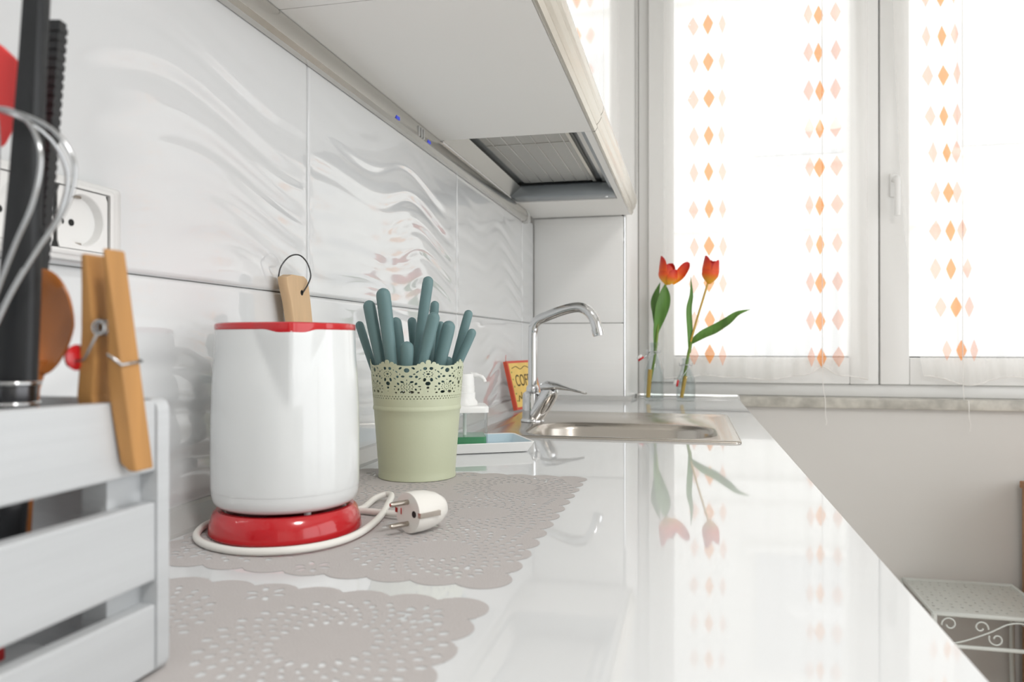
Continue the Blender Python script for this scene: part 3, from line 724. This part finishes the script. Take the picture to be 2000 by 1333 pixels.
# wooden spoon
ws = thing('wooden_spoon', 'brown wooden spoon with a round bowl standing in the crate', 'spoon', at(82, 640, .372)); o_ = at(82, 640, .372)
bm = bmesh.new(); lo = []
oval = []
for q in range(40):
    a = 2*PI*q/40; rx = 64; ry = 112 if math.sin(a) > 0 else 96
    x_ = rx*math.cos(a); 
    oval.append((82+x_*(1 if math.sin(a) > 0 else (1-.25*abs(math.sin(a)))), 637-ry*math.sin(a)))
def ov(s_, D): return [at(82+(p[0]-82)*s_, 637+(p[1]-637)*s_, D)-o_ for p in oval]
loft(bm, [ov(.3, .3782), ov(.75, .3762), ov(1.0, .3725), ov(1.0, .3708), ov(.93, .3700), ov(.7, .3725), ov(.3, .3740)], True, True)
obj('bowl', bm, 'spoon_wood', ws, smooth=60)
obj('handle', T_([at(70, 700, .3725)-o_, at(58, 760, .3725)-o_, at(40, 1080, .3725)-o_], [.0060, .0045, .0042], 12), 'spoon_wood', ws, smooth=60)

# ================================================================== sink and tap
sk = thing('sink', 'stainless steel inset kitchen sink with one bowl', 'sink')
def RL(x0, x1, y0, y1, r, z, n=10): return [(x, y, z) for x, y in rrect(x0, x1, y0, y1, r, n)]
bm = bmesh.new()
bx = (.150, .502, 1.374, 1.612)
loft(bm, [RL(SX0, SX1, SY0, SY1, .010, CT+.0003), RL(SX0+.0006, SX1-.0006, SY0+.0006, SY1-.0006, .010, CT+.0028), RL(SX0+.004, SX1-.004, SY0+.004, SY1-.004, .010, CT+.0042), RL(SX0+.014, SX1-.014, SY0+.011, SY1-.014, .012, CT+.0042), RL(SX0+.024, SX1-.026, SY0+.016, SY1-.028, .018, CT+.0016),
          RL(SX0+.030, SX1-.032, SY0+.020, SY1-.036, .018, CT+.0012), RL(bx[0]-.006, bx[1]+.006, bx[2]-.005, bx[3]+.006, .088, CT+.0016), RL(*bx, .085, CT-.001), RL(bx[0]+.006, bx[1]-.006, bx[2]+.006, bx[3]-.006, .080, CT-.012), RL(bx[0]+.014, bx[1]-.014, bx[2]+.014, bx[3]-.014, .075, CT-.130), RL(bx[0]+.035, bx[1]-.035, bx[2]+.035, bx[3]-.035, .06, CT-.152), RL(.28, .37, 1.46, 1.53, .034, CT-.156)])
obj('basin', bm, 'steel', sk, smooth=60)
obj('drain', L_([(0, CT-.1545), (.026, CT-.1545), (.032, CT-.1535), (.033, CT-.1560)], 32, (.325, 1.495, 0)), 'chrome', sk, smooth=40)
FX, FY = .1300, 1.605; fz = CT+.0022
fa = thing('tap', 'chrome single lever kitchen tap with a swivel spout by the sink', 'tap', (FX, FY, 0))
obj('base_ring', L_([(0, fz), (.0255, fz), (.0255, fz+.003), (.023, fz+.006), (0, fz+.006)], 40), 'chrome', fa, smooth=40)
obj('body', L_([(0, fz+.005), (.0205, fz+.005), (.0200, fz+.020), (.0195, .955), (.0185, .962), (.0135, .966), (.0115, .9665), (0, .9665)], 40, (-.002, 0, 0)), 'chrome', fa, smooth=40)
spine = [(0, 0, .960), (0, 0, .99), (0, 0, 1.03), (0, 0, 1.070), (.0005, 0, 1.092), (.004, -.001, 1.107), (.013, -.003, 1.1175), (.030, -.006, 1.1245), (.060, -.010, 1.1355), (.088, -.013, 1.1425), (.106, -.015, 1.1425), (.122, -.017, 1.1345), (.133, -.018, 1.119), (.1395, -.019, 1.100), (.1425, -.019, 1.088)]
P = catmull(spine, 5); rad = [.0098 if p.z < 1.095 and p.x < .01 else .0108 for p in P]
so_ = obj('spout', T_(P, rad, 18), 'chrome', fa, smooth=60)
d_ = (Vector(spine[-1])-Vector(spine[-2])).normalized(); e_ = Vector(spine[-1])
obj('aerator', T_([e_-d_*.012, e_, e_+d_*.004], [.0122, .0122, .0110], 20), 'chrome', so_, smooth=40)
obj('collar', L_([(.0125, .9655), (.0135, .9655), (.0140, .972), (.0120, .978), (.0098, .980)], 28), 'chrome', fa, smooth=40)
bm = T_([(.008, -.005, .915), (.026, -.012, .940), (.041, -.018, .966), (.046, -.020, .9735)], [.0175, .0185, .0185, .0140], 24)
obj('cartridge', bm, 'chrome', fa, smooth=50)
bm = bmesh.new(); lo = []
for (x, y, z, w, t) in ((.024, -.016, .9765, .013, .0095), (.036, -.019, .9785, .0185, .0115), (.060, -.023, .9785, .0165, .0072), (.085, -.028, .9735, .0125, .0036), (.108, -.033, .9685, .0095, .0026), (.1185, -.035, .9655, .007, .0020)):
    lo.append([(x+(.2*w*math.sin(a)), y+w*math.sin(a), z+t*math.cos(a)) for a in [2*PI*q/16 for q in range(16)]])
loft(bm, lo, True, True); obj('lever', bm, 'chrome', fa, smooth=60)

# ---- soap dispenser on a tray
ty = math.radians(29); tcx, tcy = .120, 1.178
tr = thing('tray', 'shallow pale blue tray with a white rim beside the sink', 'tray', (tcx, tcy, CT+.0005), rot=(0, 0, ty))
a_, b_ = .085, .062
bm = bmesh.new()
loft(bm, [RL(-a_+.012, a_-.012, -b_+.012, b_-.012, .010, 0, 5), RL(-a_+.008, a_-.008, -b_+.008, b_-.008, .010, .001, 5), RL(-a_, a_, -b_, b_, .012, .0155, 5), RL(-a_+.0008, a_-.0008, -b_+.0008, b_-.0008, .0115, .0165, 5), RL(-a_+.003, a_-.003, -b_+.003, b_-.003, .010, .0155, 5)], False, True)
obj('shell', bm, 'pump', tr, smooth=40)
bm = bmesh.new(); loft(bm, [RL(-a_+.003, a_-.003, -b_+.003, b_-.003, .010, .0155, 5), RL(-a_+.012, a_-.012, -b_+.012, b_-.012, .010, .0035, 5), RL(-a_+.02, a_-.02, -b_+.02, b_-.02, .01, .0030, 5)])
obj('lining', bm, 'tray_blue', tr, smooth=40)
sd_ = thing('soap_dispenser', 'clear square soap dispenser with green soap and a white pump on the tray', 'dispenser', (.1130, 1.153, CT+.0045), rot=(0, 0, math.radians(20)))
h_ = .0335
bm = bmesh.new(); loft(bm, [RL(-h_, h_, -h_, h_, .006, z, 4) for z in (0, .060)], False, True); obj('bottle', bm, 'bottle_glass', sd_, smooth=40)
bm = bmesh.new(); loft(bm, [RL(-h_+.002, h_-.002, -h_+.002, h_-.002, .005, z, 4) for z in (.002, .0215)], True, True); obj('liquid_soap', bm, 'soap', sd_, smooth=40)
bm = bmesh.new(); loft(bm, [RL(-h_-.0015, h_+.0015, -h_-.0015, h_+.0015, .007, .0585, 4), RL(-h_-.0015, h_+.0015, -h_-.0015, h_+.0015, .007, .0665, 4), RL(-h_, h_, -h_, h_, .007, .0685, 4)], True, True); obj('cap', bm, 'pump', sd_, smooth=40)
pu = obj('pump', L_([(0, .068), (.0205, .068), (.0200, .073), (.0165, .078), (.0165, .0880), (.0155, .0885), (.0155, .0975), (.0150, .098), (.0150, .1145), (.0145, .1165), (0, .1165)], 36), 'pump', sd_, smooth=35)
obj('nozzle', T_(catmull([(.010, -.003, .1150), (.020, -.006, .1140), (.028, -.009, .1100), (.031, -.010, .1040)], 5), [.0042]*5+[.0036]*5+[.003]*6, 12), 'pump', pu, smooth=60)
obj('dip_tube', T_([(0, 0, .068), (0, 0, .006)], .0028, 10), 'pump', sd_, smooth=60)

# ---- sign leaning on the wall
sgx = thing('sign', 'small yellow sign with red edge and dark lettering leaning behind the tap', 'sign', (.0445, 1.838, CT+.0012))
w_ = .17; h2 = .123; dr = Vector((.20, .98, 0)).normalized(); ln = Vector((-.028, 0, h2)).normalized(); nm = dr.cross(ln).normalized()
if nm.x < 0: nm = -nm
Ms = Matrix(((dr.x, ln.x, nm.x, 0), (dr.y, ln.y, nm.y, 0), (dr.z, ln.z, nm.z, .003), (0, 0, 0, 1)))
def sg(name, bm, m, parent=sgx):
    bmesh.ops.transform(bm, matrix=Ms, verts=bm.verts); bmesh.ops.recalc_face_normals(bm, faces=bm.faces); return obj(name, bm, m, parent)
sg('board', B(0, w_, 0, h2, -.010, 0), 'sign_red')
fc = sg('face', B(.006, w_-.006, .006, h2-.006, 0, .0006), 'sign_yellow')
def text(txt, size, x, y, m, sx=1.0):
    cu = bpy.data.curves.new('lettering', 'FONT'); cu.body = txt; cu.size = size; cu.extrude = .0002
    to = bpy.data.objects.new('lettering_tmp', cu); COL.objects.link(to); dg = bpy.context.evaluated_depsgraph_get()
    me = bpy.data.meshes.new_from_object(to.evaluated_get(dg)); bpy.data.objects.remove(to)
    me.transform(Matrix.Translation((x, y, .0009)) @ Matrix.Diagonal((sx, 1, 1, 1))); me.transform(Ms)
    me.materials.clear(); me.materials.append(MATS[m]); o = bpy.data.objects.new('lettering', me); COL.objects.link(o); o.parent = fc
text('COFFEE', .042, .026, .058, 'sign_ink', .88)
bm = bmesh.new(); tube(bm, catmull([(.020, .104, .001), (.045, .108, .001), (.07, .101, .001), (.10, .108, .001), (.13, .102, .001), (.15, .106, .001)], 6), .0008, 6); sg('scroll_line', bm, 'sign_ink', fc)
for q in range(4):
    bm = bmesh.new(); tube(bm, catmull([(.022+q*.034, .020+.004*(q % 2), .001), (.030+q*.034, .034, .001), (.040+q*.034, .026, .001), (.046+q*.034, .042, .001)], 5), .0011, 6); sg('leaf_squiggle', bm, 'sign_green' if q % 2 else 'sign_ink', fc)
for q in range(5):
    bm = bmesh.new(); lathe(bm, [(0, .0006), (.0022, .0006), (.0022, .0012), (0, .0012)], 10, (.014, .022+q*.018, 0)); sg('dot', bm, 'sign_green', fc)
bm = bmesh.new(); tube(bm, catmull([(.004, h2-.002, -.004), (.006, h2+.008, -.003), (.014, h2+.016, -.004)], 5), .0007, 6); sg('hanging_cord', bm, 'sign_red')

# ================================================================== bottles with tulips
def bottle(label, x, y, rr, hh, side):
    b = thing('swing_top_bottle', label, 'bottle', (x, y, CT+.0005), 'little swing top bottles at the end of the worktop')
    out = [(0, .001), (rr*.9, 0), (rr, .004), (rr, hh*.42), (rr*.93, hh*.52), (rr*.62, hh*.70), (rr*.40, hh*.80), (rr*.37, hh*.93), (rr*.46, hh*.95), (rr*.46, hh), (rr*.34, hh)]
    inn = [(rr*.34, hh), (rr*.30, hh*.80), (rr*.55, hh*.69), (rr*.86, hh*.51), (rr*.93, hh*.42), (rr*.93, .008), (0, .006)]
    P = out+inn; obj('glass', L_(P, 40), 'bottle_glass', b, smooth=50)
    wb_ = bmesh.new(); zz = hh*.84; r2 = rr*.42
    tube(wb_, [(r2*math.cos(a), r2*math.sin(a), zz) for a in [2*PI*q/24 for q in range(24)]], .0011, 6, closed=True)
    for s_ in (-1, 1): tube(wb_, catmull([(s_*r2, 0, zz), (s_*rr*.62, -.004, zz-.003), (s_*rr*.66, -.005, zz+.006)], 4), .0010, 6)
    tx, tz = side
    tube(wb_, catmull([(-r2, -.003, zz-.002), (tx*.55, -.014, (zz+tz)/2), (tx*.9, -.018, tz)], 5), .0010, 6)
    tube(wb_, catmull([(r2, -.003, zz-.002), (tx*.2, -.016, (zz+tz)/2), (tx*.9, -.018, tz)], 5), .0010, 6)
    obj('wire_bail', wb_, 'wire', b, smooth=60)
    st = obj('stopper', L_([(0, 0), (.0075, 0), (.0085, .003), (.0085, .009), (.006, .0115), (0, .012)], 20), 'pump', b, smooth=50)
    st.matrix_local = Matrix.Translation((tx, -.019, tz)) @ Matrix.Rotation(math.radians(-35 if tx < -.03 else -80), 4, 'Y')
    gs = obj('seal_ring', L_([(.0070, -.003), (.0098, -.003), (.0102, 0), (.0098, .003), (.0070, .003)], 20), 'red', st, smooth=50)
bottle('taller glass swing top bottle next to the tiled boxing', .3550, 2.278, .0290, .170, (-.036, .122))
bottle('shorter glass swing top bottle on the worktop end, right of the other', .4460, 2.280, .0275, .125, (-.023, .052))
# stuff: water is a part of each bottle
def leaf(bm, P, wid, up, pk=.8):
    P = catmull(P, 6); n = len(P); up = Vector(up); L = []
    for i, p in enumerate(P):
        t = i/(n-1); tg = (P[min(i+1, n-1)]-P[max(i-1, 0)]).normalized(); sd = tg.cross(up).normalized(); nn = sd.cross(tg)
        w = wid*math.sin(PI*min(1, .06+t*.94)**pk)**.9 if t < 1 else 0.0003
        w = max(w, .0004)
        L.append([p-sd*w+nn*w*.35, p-sd*w*.5+nn*w*.06, p, p+sd*w*.5+nn*w*.06, p+sd*w+nn*w*.35, p+sd*w*.5+nn*(w*.06-.0007), p-nn*.0007, p-sd*w*.5+nn*(w*.06-.0007)])
    return loft(bm, L, True, True)
def petal(bm, base, axis, az, length, wid, open_, along, side, curl=.35):
    """one cupped petal; returns list of 'along' values per vertex"""
    axis = Vector(axis).normalized(); side = Vector(side); side = (side-axis*side.dot(axis)).normalized(); s2 = axis.cross(side)
    rad = side*math.cos(az)+s2*math.sin(az); tan = -side*math.sin(az)+s2*math.cos(az); rows = []
    for i in range(11):
        t = i/10; rr = wid*.92*math.sin(min(1, t*1.75+.08)*PI/2)*(1-.22*max(0, t-.5)/.5) + open_*t*length
        cen = base+axis*(length*t); w = wid*1.12*math.sqrt(max(0, 1-((t-.46)/.55)**2)); row = []
        for j in range(7):
            ang = max(-1.25, min(1.25, (j/3-1)*w/max(rr, .006)))
            row.append(cen + rad*(rr*math.cos(ang)) + tan*(rr*math.sin(ang)))
        rows.append(row)
    vs = [[bm.verts.new(p) for p in r_] for r_ in rows]
    for i in range(10):
        for j in range(6): bm.faces.new((vs[i][j], vs[i][j+1], vs[i+1][j+1], vs[i+1][j]))
    for i in range(11): along += [i/10]*7
    return bm
def petal_obj(parent, *a):
    bm = bmesh.new(); al = []; petal(bm, *a[:7-1], al, a[6]); bmesh.ops.recalc_face_normals(bm, faces=bm.faces)
    me = bpy.data.meshes.new('petal'); bm.to_mesh(me); bm.free()
    at_ = me.attributes.new('along', 'FLOAT', 'POINT'); at_.data.foreach_set('value', al)
    o = link('petal', me, 'petal', parent, 180); so2 = o.modifiers.new('thick', 'SOLIDIFY'); so2.thickness = .0009
    sb = o.modifiers.new('s', 'SUBSURF'); sb.levels = 1; sb.render_levels = 1; return o
TY = 2.278
def yp(px, py, y=TY):
    r_ = FW + RT*(px-1000)/1500 - UP*(py-666.5)/1500; t = (y-CAM.y)/r_.y; return CAM + r_*t
t1 = thing('tulip', 'red and orange tulip with an outward bent petal, in the taller bottle', 'flower', (.352, TY, CT+.01), 'tulips in the bottles'); o_ = Vector((.352, TY, CT+.01))
obj('stem', T_(catmull([yp(1264, 777)-o_, yp(1272, 735)-o_, yp(1280, 690)-o_, yp(1286, 630)-o_, yp(1294, 590)-o_, yp(1300, 556)-o_], 6), .0038, 10), 'stem', t1, smooth=60)
obj('cut_stem', T_([yp(1266, 776)-o_+Vector((0, -.005, 0)), yp(1270, 722)-o_+Vector((0, -.004, 0))], .0062, 10), 'stem_tan', t1, smooth=60)
bm = leaf(bmesh.new(), [yp(1277, 690)-o_, yp(1281, 650)-o_, yp(1290, 615)-o_+Vector((0, -.008, 0)), yp(1297, 585)-o_+Vector((0, -.010, 0)), yp(1299, 555)-o_], .0195, (.15, -1, 0), 1.75); obj('leaf', bm, 'leaf', t1, smooth=60)
bm = leaf(bmesh.new(), [yp(1279, 640)-o_, yp(1281, 610)-o_+Vector((0, .01, 0)), yp(1280, 585)-o_+Vector((0, .012, 0)), yp(1289, 552)-o_+Vector((0, .005, 0))], .0130, (-.3, -1, 0), 1.2); obj('leaf', bm, 'leaf', t1, smooth=60)
fb = yp(1303, 557)-o_; axf = (0.02, -.05, 1)
for (az, op, ln_, w) in ((PI*1.40, .02, .060, .0275), (PI*.85, .00, .066, .0265), (PI*.35, .02, .064, .0255), (PI*1.10, .00, .084, .0270)):
    petal_obj(t1, fb, axf, az, ln_, w, op, (1, 0, 0))
petal_obj(t1, fb+Vector((.016, -.006, .001)), (.58, -.05, .82), PI*.5, .078, .0170, .02, (.8, 0, -.5))
petal_obj(t1, fb+Vector((.004, -.004, .0)), (.15, -.05, 1), PI*1.78, .046, .0240, .02, (1, 0, 0))
t2 = thing('tulip', 'orange red tulip with long spreading leaves, in the shorter bottle', 'flower', (.446, TY, CT+.01), 'tulips in the bottles'); o_ = Vector((.446, TY, CT+.01))
obj('stem', T_(catmull([yp(1331, 777)-o_, yp(1336, 740)-o_, yp(1345, 690)-o_, yp(1350, 668)-o_], 6), [.0042]*19, 10), 'stem', t2, smooth=60)
obj('flower_stalk', T_(catmull([yp(1349, 668)-o_, yp(1360, 628)-o_, yp(1373, 585)-o_, yp(1383, 552)-o_], 6), .0030, 10), 'stem_tan', t2, smooth=60)
obj('cut_stem', T_([yp(1331, 777)-o_+Vector((0, -.004, 0)), yp(1339, 735)-o_+Vector((0, -.004, 0))], .0052, 10), 'stem_tan', t2, smooth=60)
bm = leaf(bmesh.new(), [yp(1349, 671)-o_, yp(1372, 656)-o_, yp(1398, 644)-o_, yp(1420, 630)-o_+Vector((0, -.01, 0)), yp(1440, 614)-o_+Vector((0, -.012, 0)), yp(1465, 605)-o_+Vector((0, -.012, 0))], .0165, (-.1, -.75, .55)); obj('leaf', bm, 'leaf', t2, smooth=60)
bm = leaf(bmesh.new(), [yp(1347, 690)-o_, yp(1347, 650)-o_, yp(1345, 605)-o_+Vector((0, .004, 0)), yp(1350, 575)-o_+Vector((0, .006, 0)), yp(1349, 540)-o_+Vector((0, .006, 0))], .0090, (.4, -1, 0)); obj('leaf', bm, 'leaf', t2, smooth=60)
fb = yp(1385, 555)-o_; axf = (.10, -.04, 1)
for (az, op, ln_, w) in ((PI*1.50, .02, .058, .0275), (PI*.85, -.02, .074, .026), (PI*.3, .02, .068, .025), (PI*1.12, .00, .080, .0265), (PI*1.88, .04, .070, .0255), (PI*.6, .0, .07, .024)):
    petal_obj(t2, fb, axf, az, ln_, w, op, (1, 0, 0))

# ================================================================== curtains
def curtain(label, X, zb, cols, rows, cordx, cz, ztop=2.29, extra=()):
    """X(u,z) -> x, zb(u) -> bottom edge; u in 0..1 across the panel"""
    c = thing('curtain', label, 'curtain', (0, 0, 0), 'sheer curtains on the window sashes'); NU, NV = 110, 60
    def yy(u, z): return 2.444 + .0055*math.sin(u*41+1.3*math.sin(z*3)) + .003*math.sin(u*97+z*2) - .004*math.exp(-((z-1.0)/.06)**2)
    def Sf(u, v, out=0.0):
        zlo = zb(u); z = zlo+(ztop-zlo)*v; return Vector((X(u, z), yy(u, z)-out, z))
    V = []; F = []
    for i in range(NU+1):
        for j in range(NV+1): V.append(Sf(i/NU, (j/NV)**1.15))
    for i in range(NU):
        for j in range(NV):
            a = i*(NV+1)+j; F.append((a, a+NV+1, a+NV+2, a+1))
    me = bpy.data.meshes.new('cloth'); me.from_pydata([tuple(v) for v in V], [], F); cl = link('cloth', me, 'sheer', c, 180)
    hb = bmesh.new()
    tube(hb, [Sf(i/60, 0)+Vector((0, -.0005, .001)) for i in range(61)], .0016, 6); obj('hem', hb, 'cord_sheer', cl, smooth=60)
    def u_of(x, z):
        lo, hi = 0.0, 1.0
        for _ in range(24):
            m_ = (lo+hi)/2
            if X(m_, z) < x: lo = m_
            else: hi = m_
        return lo
    for (xf, kind, hw) in cols:
        for z in rows(xf):
            zc_ = z[0]; x0 = z[1]; ww = hw*random.uniform(.8, 1.05); hh = .030*random.uniform(.97, 1.06)
            bm = bmesh.new(); rws = []
            for q in range(7):
                t = q/3-1; wq = ww*(1-abs(t)**1.15); zq = zc_+t*hh; row = []
                for s_ in (-1, -.33, .33, 1):
                    xx = x0+s_*max(wq, .0003); u = u_of(xx, zq); row.append(bm.verts.new((xx, yy(u, zq)-.0015, zq)))
                rws.append(row)
            for a, b in zip(rws, rws[1:]):
                for j in range(3): bm.faces.new((a[j], a[j+1], b[j+1], b[j]))
            obj('diamond', bm, kind, cl, smooth=180)
    for x in cordx:
        zt = zb(u_of(x, 1.0)); obj('cord', T_(catmull([(x, 2.442, ztop-.05), (x, 2.440, 1.5), (x, 2.438, zt), (x, 2.395, .905), (x+.001, 2.393, .86), (x+.004, 2.393, .838), (x+.002, 2.393, cz)], 6), .0011, 6), 'cord_sheer', c, smooth=60)
g = lambda x, c_, w: math.exp(-((x-c_)/w)**2)
XL = lambda u, z: .378+.590*u
ZL = lambda u: .9590 + .030*g(XL(u, 1), .843, .030) + .012*g(XL(u, 1), .843, .09) - .004*math.cos((XL(u, 1)-.843)*40)*(1 if XL(u, 1) > .6 else .4) + .010*g(XL(u, 1), .514, .05)
zl = [2.170, 2.0532, 1.9382, 1.8248, 1.7098, 1.598, 1.4831, 1.3682, 1.2549, 1.14, 1.0346]
zm = [2.165, 2.0493, 1.9363, 1.8217, 1.7087, 1.5927, 1.4782, 1.3622, 1.2477, 1.1333, 1.0235]
def rowsL(k):
    base = {0: (.4697, zl, -.004), 1: (.5141, zl, .0), 2: (.5536, zl, -.004), 3: (.8047, zm, .003), 4: (.8335, zm, 0), 5: (.8800, zm, .004)}[k]
    return [(z+base[2], base[0]+.006*(2.05-z)*(1 if k > 2 else .4)+random.uniform(-.002, .002)) for z in base[1]]
curtain('sheer curtain with orange diamonds on the left sash', XL, ZL, [(0, 'diamond_peach', .0165), (1, 'diamond_orange', .0165), (2, 'diamond_peach', .0115), (3, 'diamond_peach', .0135), (4, 'diamond_orange', .0155), (5, 'diamond_peach', .0165)], rowsL, (.843,), .8285)
def XR(u, z):
    t = min(1, max(0, (2.07-z)/1.1)); x0 = 1.0370+.03*t+.050*t**3; pull = .026*t**1.5*math.exp(-((u-.22)/.22)**2)
    return x0+(1.63-x0)*u + pull*.3
ZR = lambda u: .962 + .010*math.cos(u*14) - .006*g(u, .22, .08)
zr = [2.075, 1.9582, 1.8440, 1.7257, 1.6192, 1.5040, 1.3932, 1.2827, 1.1721, 1.0473]
xr = [(1.124, 1.166, 1.197), (1.1263, 1.1694, 1.2002), (1.1303, 1.1734, 1.2067), (1.1369, 1.1746, 1.207), (1.1436, 1.1825, 1.206), (1.1502, 1.1864, 1.208), (1.1501, 1.1916, 1.220), (1.1499, 1.1928, 1.2327), (1.1633, 1.206, 1.238), (1.1792, 1.2192, 1.2496)]
rowsR = lambda k: [(z, x[k]) for z, x in zip(zr, xr)] if k < 3 else [(z-.003, {3: 1.462, 4: 1.500, 5: 1.545}[k]) for z in zr]
curtain('sheer curtain with orange diamonds on the right sash', XR, ZR, [(0, 'diamond_peach', .0155), (1, 'diamond_orange', .0145), (2, 'diamond_peach', .0115), (3, 'diamond_peach', .014), (4, 'diamond_orange', .015), (5, 'diamond_peach', .014)], rowsR, (1.2217,), .8199)

# ================================================================== metal stand and wooden cupboard by the far wall
st = thing('plant_stand', 'pale metal stand with a pierced top and scrollwork under the window', 'stand', (1.19, 2.25, 0))
SA = (1.052, 1.330, 2.110, 2.395); SZ = .392
def stand_top():
    La, Lb = SA[1]-SA[0], SA[3]-SA[2]; hs = []
    for i in range(12):
        for j in range(12):
            hs.append((.016+i*(La-.032)/11+(.004 if j % 2 else 0), .016+j*(Lb-.032)/11, .0042 if (i+j) % 3 else .0026, .0030 if (i*j) % 2 else .0046, (i*j) % 5*.6))
    def sdf(A, Bb):
        f = np.full_like(A, -1.0)*.01; f = np.maximum(f, np.maximum(np.abs(A-La/2)-La/2+1e-5, np.abs(Bb-Lb/2)-Lb/2+1e-5))
        for (cx, cy, ra, rb, an) in hs:
            m = (np.abs(A-cx) < .01) & (np.abs(Bb-cy) < .01); dx, dy = A[m]-cx, Bb[m]-cy
            u = dx*math.cos(an)+dy*math.sin(an); v = -dx*math.sin(an)+dy*math.cos(an); f[m] = np.maximum(f[m], (1-np.hypot(u/ra, v/rb))*min(ra, rb))
        return f
    off = np.array([SA[0]-1.19, SA[2]-2.25, SZ])
    V, F = cut_sheet(130, 130, La, Lb, sdf, lambda a, b: np.stack([a, b, 0*a], -1)+off, lambda a, b: np.stack([a, b, 0*a-.0015], -1)+off)
    me = np_mesh('pierced_top', V, F); link('pierced_top', me, 'stand', st)
stand_top()
ex = (SA[0]-1.19, SA[1]-1.19, SA[2]-2.25, SA[3]-2.25)
bm = bmesh.new(); tube(bm, [(ex[0], ex[2], SZ), (ex[1], ex[2], SZ), (ex[1], ex[3], SZ), (ex[0], ex[3], SZ)], .006, 8, closed=True); obj('rim', bm, 'stand', st, smooth=60)
for (a, b) in (((ex[0], ex[2]), (ex[1], ex[2])), ((ex[0], ex[3]), (ex[1], ex[3])), ((ex[0], ex[2]), (ex[0], ex[3])), ((ex[1], ex[2]), (ex[1], ex[3]))):
    obj('lower_bar', T_([(*a, .314), (*b, .314)], .0055, 8), 'stand', st, smooth=60)
for x in ex[:2]:
    for y in ex[2:]: obj('leg', T_([(x, y, SZ), (x, y, .2), (x*1.06, y*1.06, 0.003)], .007, 10), 'stand', st, smooth=60)
def spiral(c, r0, r1, a0, a1, n=26): return [(c[0]+(r0+(r1-r0)*q/n)*math.cos(a0+(a1-a0)*q/n), c[1]+(r0+(r1-r0)*q/n)*math.sin(a0+(a1-a0)*q/n)) for q in range(n+1)]
def scroll(y):
    z0, z1 = .320, .386; zm_ = (z0+z1)/2; Wd = ex[1]-ex[0]; cxx = ex[0]+Wd*.44
    w = [(ex[0]+.006, zm_+.012), (ex[0]+.028, z0+.004), (ex[0]+.060, z0+.006), (cxx, zm_), (cxx+.045, z1-.008), (cxx+.085, z1-.006), (ex[1]-.006, zm_+.006)]
    P = [[(p[0], p[1]) for p in catmull([(a, b, 0) for a, b in w], 7)],
         spiral((ex[0]+.035, zm_+.015), .018, .007, PI*1.05, -PI*.95), spiral((cxx-.017, zm_+.012), .017, .005, -.2, PI*1.9),
         spiral((cxx+.018, zm_-.014), .018, .006, PI*.85, PI*2.95), spiral((ex[1]-.045, zm_-.012), .017, .006, PI*.3, PI*2.3)]
    for p in P: obj('scroll', T_([(a, y, b) for a, b in p], .0022, 8), 'stand', st, smooth=60)
scroll(ex[2]); scroll(ex[3])
wc = thing('wooden_cupboard', 'brown wooden cupboard at the right edge by the far wall', 'cupboard', (1.632, 2.20, 0))
obj('side', B(-.275, -.257, -.2, .2, .02, .665, bev=.002), 'brown_wood', wc); obj('side', B(.25, .268, -.2, .2, .02, .665, bev=.002), 'brown_wood', wc)
obj('top', B(-.28, .275, -.21, .205, .665, .685, bev=.003), 'brown_wood', wc); obj('back', B(-.257, .25, .19, .2, .04, .665), 'brown_wood', wc); obj('floor_board', B(-.257, .25, -.2, .19, .04, .058), 'brown_wood', wc)
dr_ = obj('door', B(-.255, .248, -.216, -.2, .06, .66, bev=.002), 'brown_wood', wc); obj('knob', L_([(0, 0), (.006, 0), (.006, .012), (.013, .018), (.012, .026), (0, .028)], 20), 'chrome', dr_, smooth=50).matrix_local = Matrix.Translation((-.2, -.216, .4)) @ Matrix.Rotation(PI/2, 4, 'X')
for x in (-.268, .245):
    for y in (-.19, .17): obj('foot', B(x, x+.022, y, y+.022, 0.001, .04), 'brown_wood', wc)

# ================================================================== unseen ceiling lamp, added as fill light
lm = thing('fill_lamp', 'round white ceiling lamp added out of view as fill light', 'lamp', (1.3, -.35, 2.6))
obj('shade', L_([(.21, -.001), (.215, -.02), (.20, -.055), (.15, -.075), (0, -.082)], 48), 'paint_white', lm, smooth=50)
ll = bpy.data.lights.new('fill_light', 'AREA'); ll.shape = 'DISK'; ll.size = .40; ll.energy = 15; ll.color = (1, .98, .96)
lo_ = bpy.data.objects.new('fill_light', ll); COL.objects.link(lo_); lo_.parent = lm; lo_.location = (0, 0, -.09)

# ================================================================== house across the street
hs = thing('apartment_building', 'pale apartment building seen faintly through the curtains', 'building', (2.0, 11.0, -7))
obj('wall', B(-9, 9, 0, .4, 0, 17), 'facade', hs)
for zz in (3.2, 6.4, 9.6, 12.8): obj('string_course', B(-9, 9, -.12, 0, zz, zz+.25), 'facade', hs)
for i in range(7):
    for j in range(4):
        x = -7.6+i*2.5; z = 4.2+j*3.2
        w = obj('window', B(x-.55, x+.55, -.04, .02, z, z+1.6), 'facade_dark', hs); obj('surround', Pz([(x-.7, z-.12), (x+.7, z-.12), (x+.7, z-.02), (x-.7, z-.02)], 'y', -.10, 0), 'facade', w)
